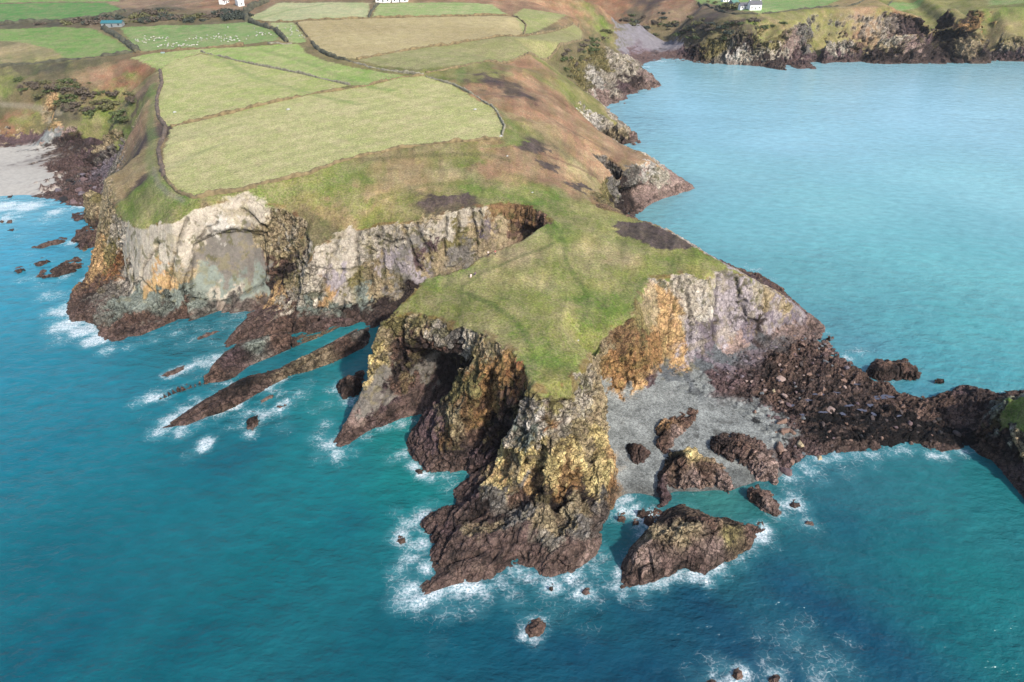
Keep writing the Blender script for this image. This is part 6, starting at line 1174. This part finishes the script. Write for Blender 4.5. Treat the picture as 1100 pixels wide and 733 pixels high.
def flock(poly, n, group, label, clusters):
    P_ = np.array(poly, float); k = 0
    while k < n:
        if clusters and brng.random() < .75:
            c = brng.choice(clusters); x, y = brng.gauss(c[0], c[2]), brng.gauss(c[1], c[2] * .22)
        else: x, y = brng.uniform(P_[:, 0].min(), P_[:, 0].max()), brng.uniform(P_[:, 1].min(), P_[:, 1].max())
        if not in_poly(np.array([x]), np.array([y]), P_)[0]: continue
        p = hit(x, y); o = bpy.data.objects.new('sheep', sheep_me); scene.collection.objects.link(o); s = brng.uniform(.8, 1.05)
        o.location = (p[0], p[1], float(H(p[0], p[1])) + .12); o.rotation_euler = (0, 0, brng.uniform(0, 6.3)); o.scale = (s, s, s); o['label'] = label; o['category'] = 'sheep'; o['group'] = group; k += 1
flock([(135, 36), (160, 32), (250, 28), (280, 30), (296, 40), (260, 46), (200, 51), (158, 55)], 120, 'sheep in the sheep field', 'white sheep grazing in the bright green field', [(173, 42, 5), (215, 43, 7), (150, 45, 6), (245, 43, 8), (200, 49, 8), (235, 39, 8), (280, 38, 7), (185, 50, 6)])
flock([(292, 27), (316, 26), (328, 42), (310, 44)], 16, 'sheep in the small paddock', 'white sheep in the small pale paddock right of the sheep field', [])
# ---------------------------------------------------------------- walkers on the headland
SKIN = plain('skin', (.45, .29, .21), .6, .05, 3); HAIR = plain('hair', (.06, .04, .03), .8, .1, 3)
def person(label, px, py, rot, top, legs, seated=False):
    p = hit(px, py); e = bpy.data.objects.new('person', None); scene.collection.objects.link(e); e.location = (p[0], p[1], float(H(p[0], p[1])) + .1); e.rotation_euler = (0, 0, math.radians(rot)); e['label'] = label; e['category'] = 'person'
    if seated:
        J = dict(pel=(0, 0, .22), che=(0, -.10, .62), nek=(0, -.09, .78), hed=(0, -.05, .93), sl=(.18, -.09, .70), sr=(-.18, -.09, .70), el=(.27, .08, .50), er=(-.27, .08, .50), hl=(.16, .30, .46), hr=(-.16, .30, .46), kl=(.13, .38, .50), kr=(-.13, .38, .50), fl=(.12, .62, .08), fr=(-.12, .62, .08), tl=(.12, .80, .06), tr=(-.12, .80, .06))
    else:
        J = dict(pel=(0, 0, .95), che=(0, 0, 1.30), nek=(0, 0, 1.48), hed=(0, .02, 1.62), sl=(.18, 0, 1.40), sr=(-.18, 0, 1.40), el=(.25, -.02, 1.12), er=(-.25, -.02, 1.12), hl=(.25, .10, .88), hr=(-.25, .10, .88), kl=(.11, .02, .50), kr=(-.11, .02, .50), fl=(.12, -.02, .08), fr=(-.12, -.02, .08), tl=(.12, .16, .05), tr=(-.12, .16, .05))
    R_ = dict(pel=.15, che=.15, nek=.06, hed=.10, sl=.07, sr=.07, el=.048, er=.048, hl=.035, hr=.035, kl=.07, kr=.07, fl=.045, fr=.045, tl=.04, tr=.04)
    E_ = [('pel', 'che'), ('che', 'nek'), ('nek', 'hed'), ('che', 'sl'), ('sl', 'el'), ('el', 'hl'), ('che', 'sr'), ('sr', 'er'), ('er', 'hr'), ('pel', 'kl'), ('kl', 'fl'), ('fl', 'tl'), ('pel', 'kr'), ('kr', 'fr'), ('fr', 'tr')]
    def grow(nm, keys, ed, mat, f):
        ks = list(keys); me = skinned(nm, [J[k] for k in ks], [(ks.index(a), ks.index(b)) for a, b in ed], [R_[k] * f for k in ks], mat); return link(nm, me, e)
    grow('body', J, E_, SKIN, 1.0)
    grow('jacket', ['che', 'pel', 'sl', 'el', 'sr', 'er'], [('pel', 'che'), ('che', 'sl'), ('sl', 'el'), ('che', 'sr'), ('sr', 'er')], top, 1.28)
    grow('trousers', ['pel', 'kl', 'fl', 'kr', 'fr'], [('pel', 'kl'), ('kl', 'fl'), ('pel', 'kr'), ('kr', 'fr')], legs, 1.25)
    h = J['hed']; bm = bmesh.new(); bmesh.ops.create_uvsphere(bm, u_segments=12, v_segments=8, radius=.125)
    for v in bm.verts: v.co = Vector((v.co.x + h[0], v.co.y * 1.0 + h[1] - .03, max(v.co.z, -.03) + h[2] + .03))
    me = bpy.data.meshes.new('hair'); bm.to_mesh(me); bm.free(); me.materials.append(HAIR); link('hair', me, e)
CRED, CWHITE, CDARK, CPURP, CPINK = [plain(n, c, .8, .1, 2) for n, c in (('red_cloth', (.6, .03, .06)), ('white_cloth', (.75, .75, .75)), ('dark_cloth', (.04, .045, .06)), ('purple_cloth', (.09, .04, .12)), ('pale_pink_cloth', (.72, .58, .52)))]
person('walker in a red jacket standing near the chasm edge', 532, 274.5, 160, CRED, CDARK)
person('walker in a white top and dark trousers standing near the chasm edge', 524.5, 275.5, 200, CWHITE, CDARK)
person('person in dark purple sitting on the turf', 510.5, 296, 150, CPURP, CDARK, True)
person('person in pale pink sitting on the turf', 506, 298, 170, CPINK, CPINK, True)
# ---------------------------------------------------------------- stones in the turf
SM = plain('pale_stone', A(205, 205, 195), .9, .15, 2); stone_me = boulder_mesh(77, SM)
for px, py, s, lab in [(310, 118, 1.3, 'pale stone lying in the big field near its upper bank'), (510.5, 118, 1.2, 'pale stone near the eastern wall of the big field'), (538, 146.5, 1.0, 'white stone at the eastern corner of the big field'), (188, 121, 1.2, 'grey stone in the western end of the striped field'), (545, 168, .7, 'white stone on the slope below the big field'), (572, 207, .6, 'white stone on the turf near the neck of the headland'), (621, 366, .5, 'small white stone on the turf near the tip of the headland')]:
    p = hit(px, py); o = link('stone', stone_me, label=lab, category='stone'); o.location = (p[0], p[1], float(H(p[0], p[1])) + .1 * s); o.scale = (s, s, s)
# rock pool
pw = [at(x, y, 2.6) for x, y in [(594, 541), (597, 541), (598, 552), (601, 562), (600, 568), (596, 566), (594, 556)]]
pv = np.array(pw + [np.mean(pw, 0)]); n_ = len(pw)
m_, nt_, bs_, _, _ = new_mat('pool_water'); bs_.inputs['Base Color'].default_value = (.01, .03, .08, 1); bs_.inputs['Roughness'].default_value = .05
m_tp, nt2_, bs2_, _, _ = new_mat('tide_pool_water'); bs2_.inputs['Base Color'].default_value = (.07, .07, .09, 1); bs2_.inputs['Roughness'].default_value = .08
link('rock_pool', mesh_from('rock_pool', pv, np.array([[i, (i + 1) % n_, n_] for i in range(n_)])[:, ::-1], None, True, m_), kind='structure')

# ---------------------------------------------------------------- tide pools on the causeway
prg = np.random.default_rng(3)
for (px, py, rx, ry) in [(948, 428, 3.4, 1.5), (935, 437, 1.6, .8), (912, 437, 1.5, .7), (926, 442, 1.4, .8), (905, 446, 1.2, .7), (880, 425, 2.2, .6), (866, 431, 1.8, .5), (938, 446, 1.0, .8), (884, 444, 1.3, .7), (862, 447, 1.2, .5), (965, 448, 1.0, .5), (918, 414, 1.5, .5), (850, 437, 1.4, .5), (898, 423, 1.3, .45)]:
    c = hit(px, py); ta = np.linspace(0, 2 * np.pi, 25)[:-1]; rad = 1 + .35 * np.sin(2 * ta + prg.uniform(0, 6)) + .2 * np.sin(5 * ta + prg.uniform(0, 6))
    v = np.column_stack([rx * rad * np.cos(ta), ry * rad * np.sin(ta), 0 * ta]); v = np.vstack([v, [0, 0, 0]])
    o = link('tide_pool', mesh_from('tide_pool', v, np.array([[i, (i + 1) % 24, 24] for i in range(24)]), None, True, m_tp), kind='structure'); o.location = (c[0], c[1], c[2] + .38); o.scale = (.75, .75, 1)
# ---------------------------------------------------------------- sea air
hz_v, hz_f = box(-3600, 3600, -300, 5200, -12, 150)
hm = bpy.data.materials.new('sea_air'); hm.use_nodes = True; hn = hm.node_tree; hn.nodes.clear()
ho = hn.nodes.new('ShaderNodeOutputMaterial'); hv_ = hn.nodes.new('ShaderNodeVolumePrincipled')
hv_.inputs['Color'].default_value = (.93, .96, 1.0, 1); hv_.inputs['Density'].default_value = .00004; hv_.inputs['Anisotropy'].default_value = .2
hn.links.new(hv_.outputs[0], ho.inputs['Volume'])
link('haze', mesh_from('haze', hz_v, hz_f, None, False, hm), kind='stuff')
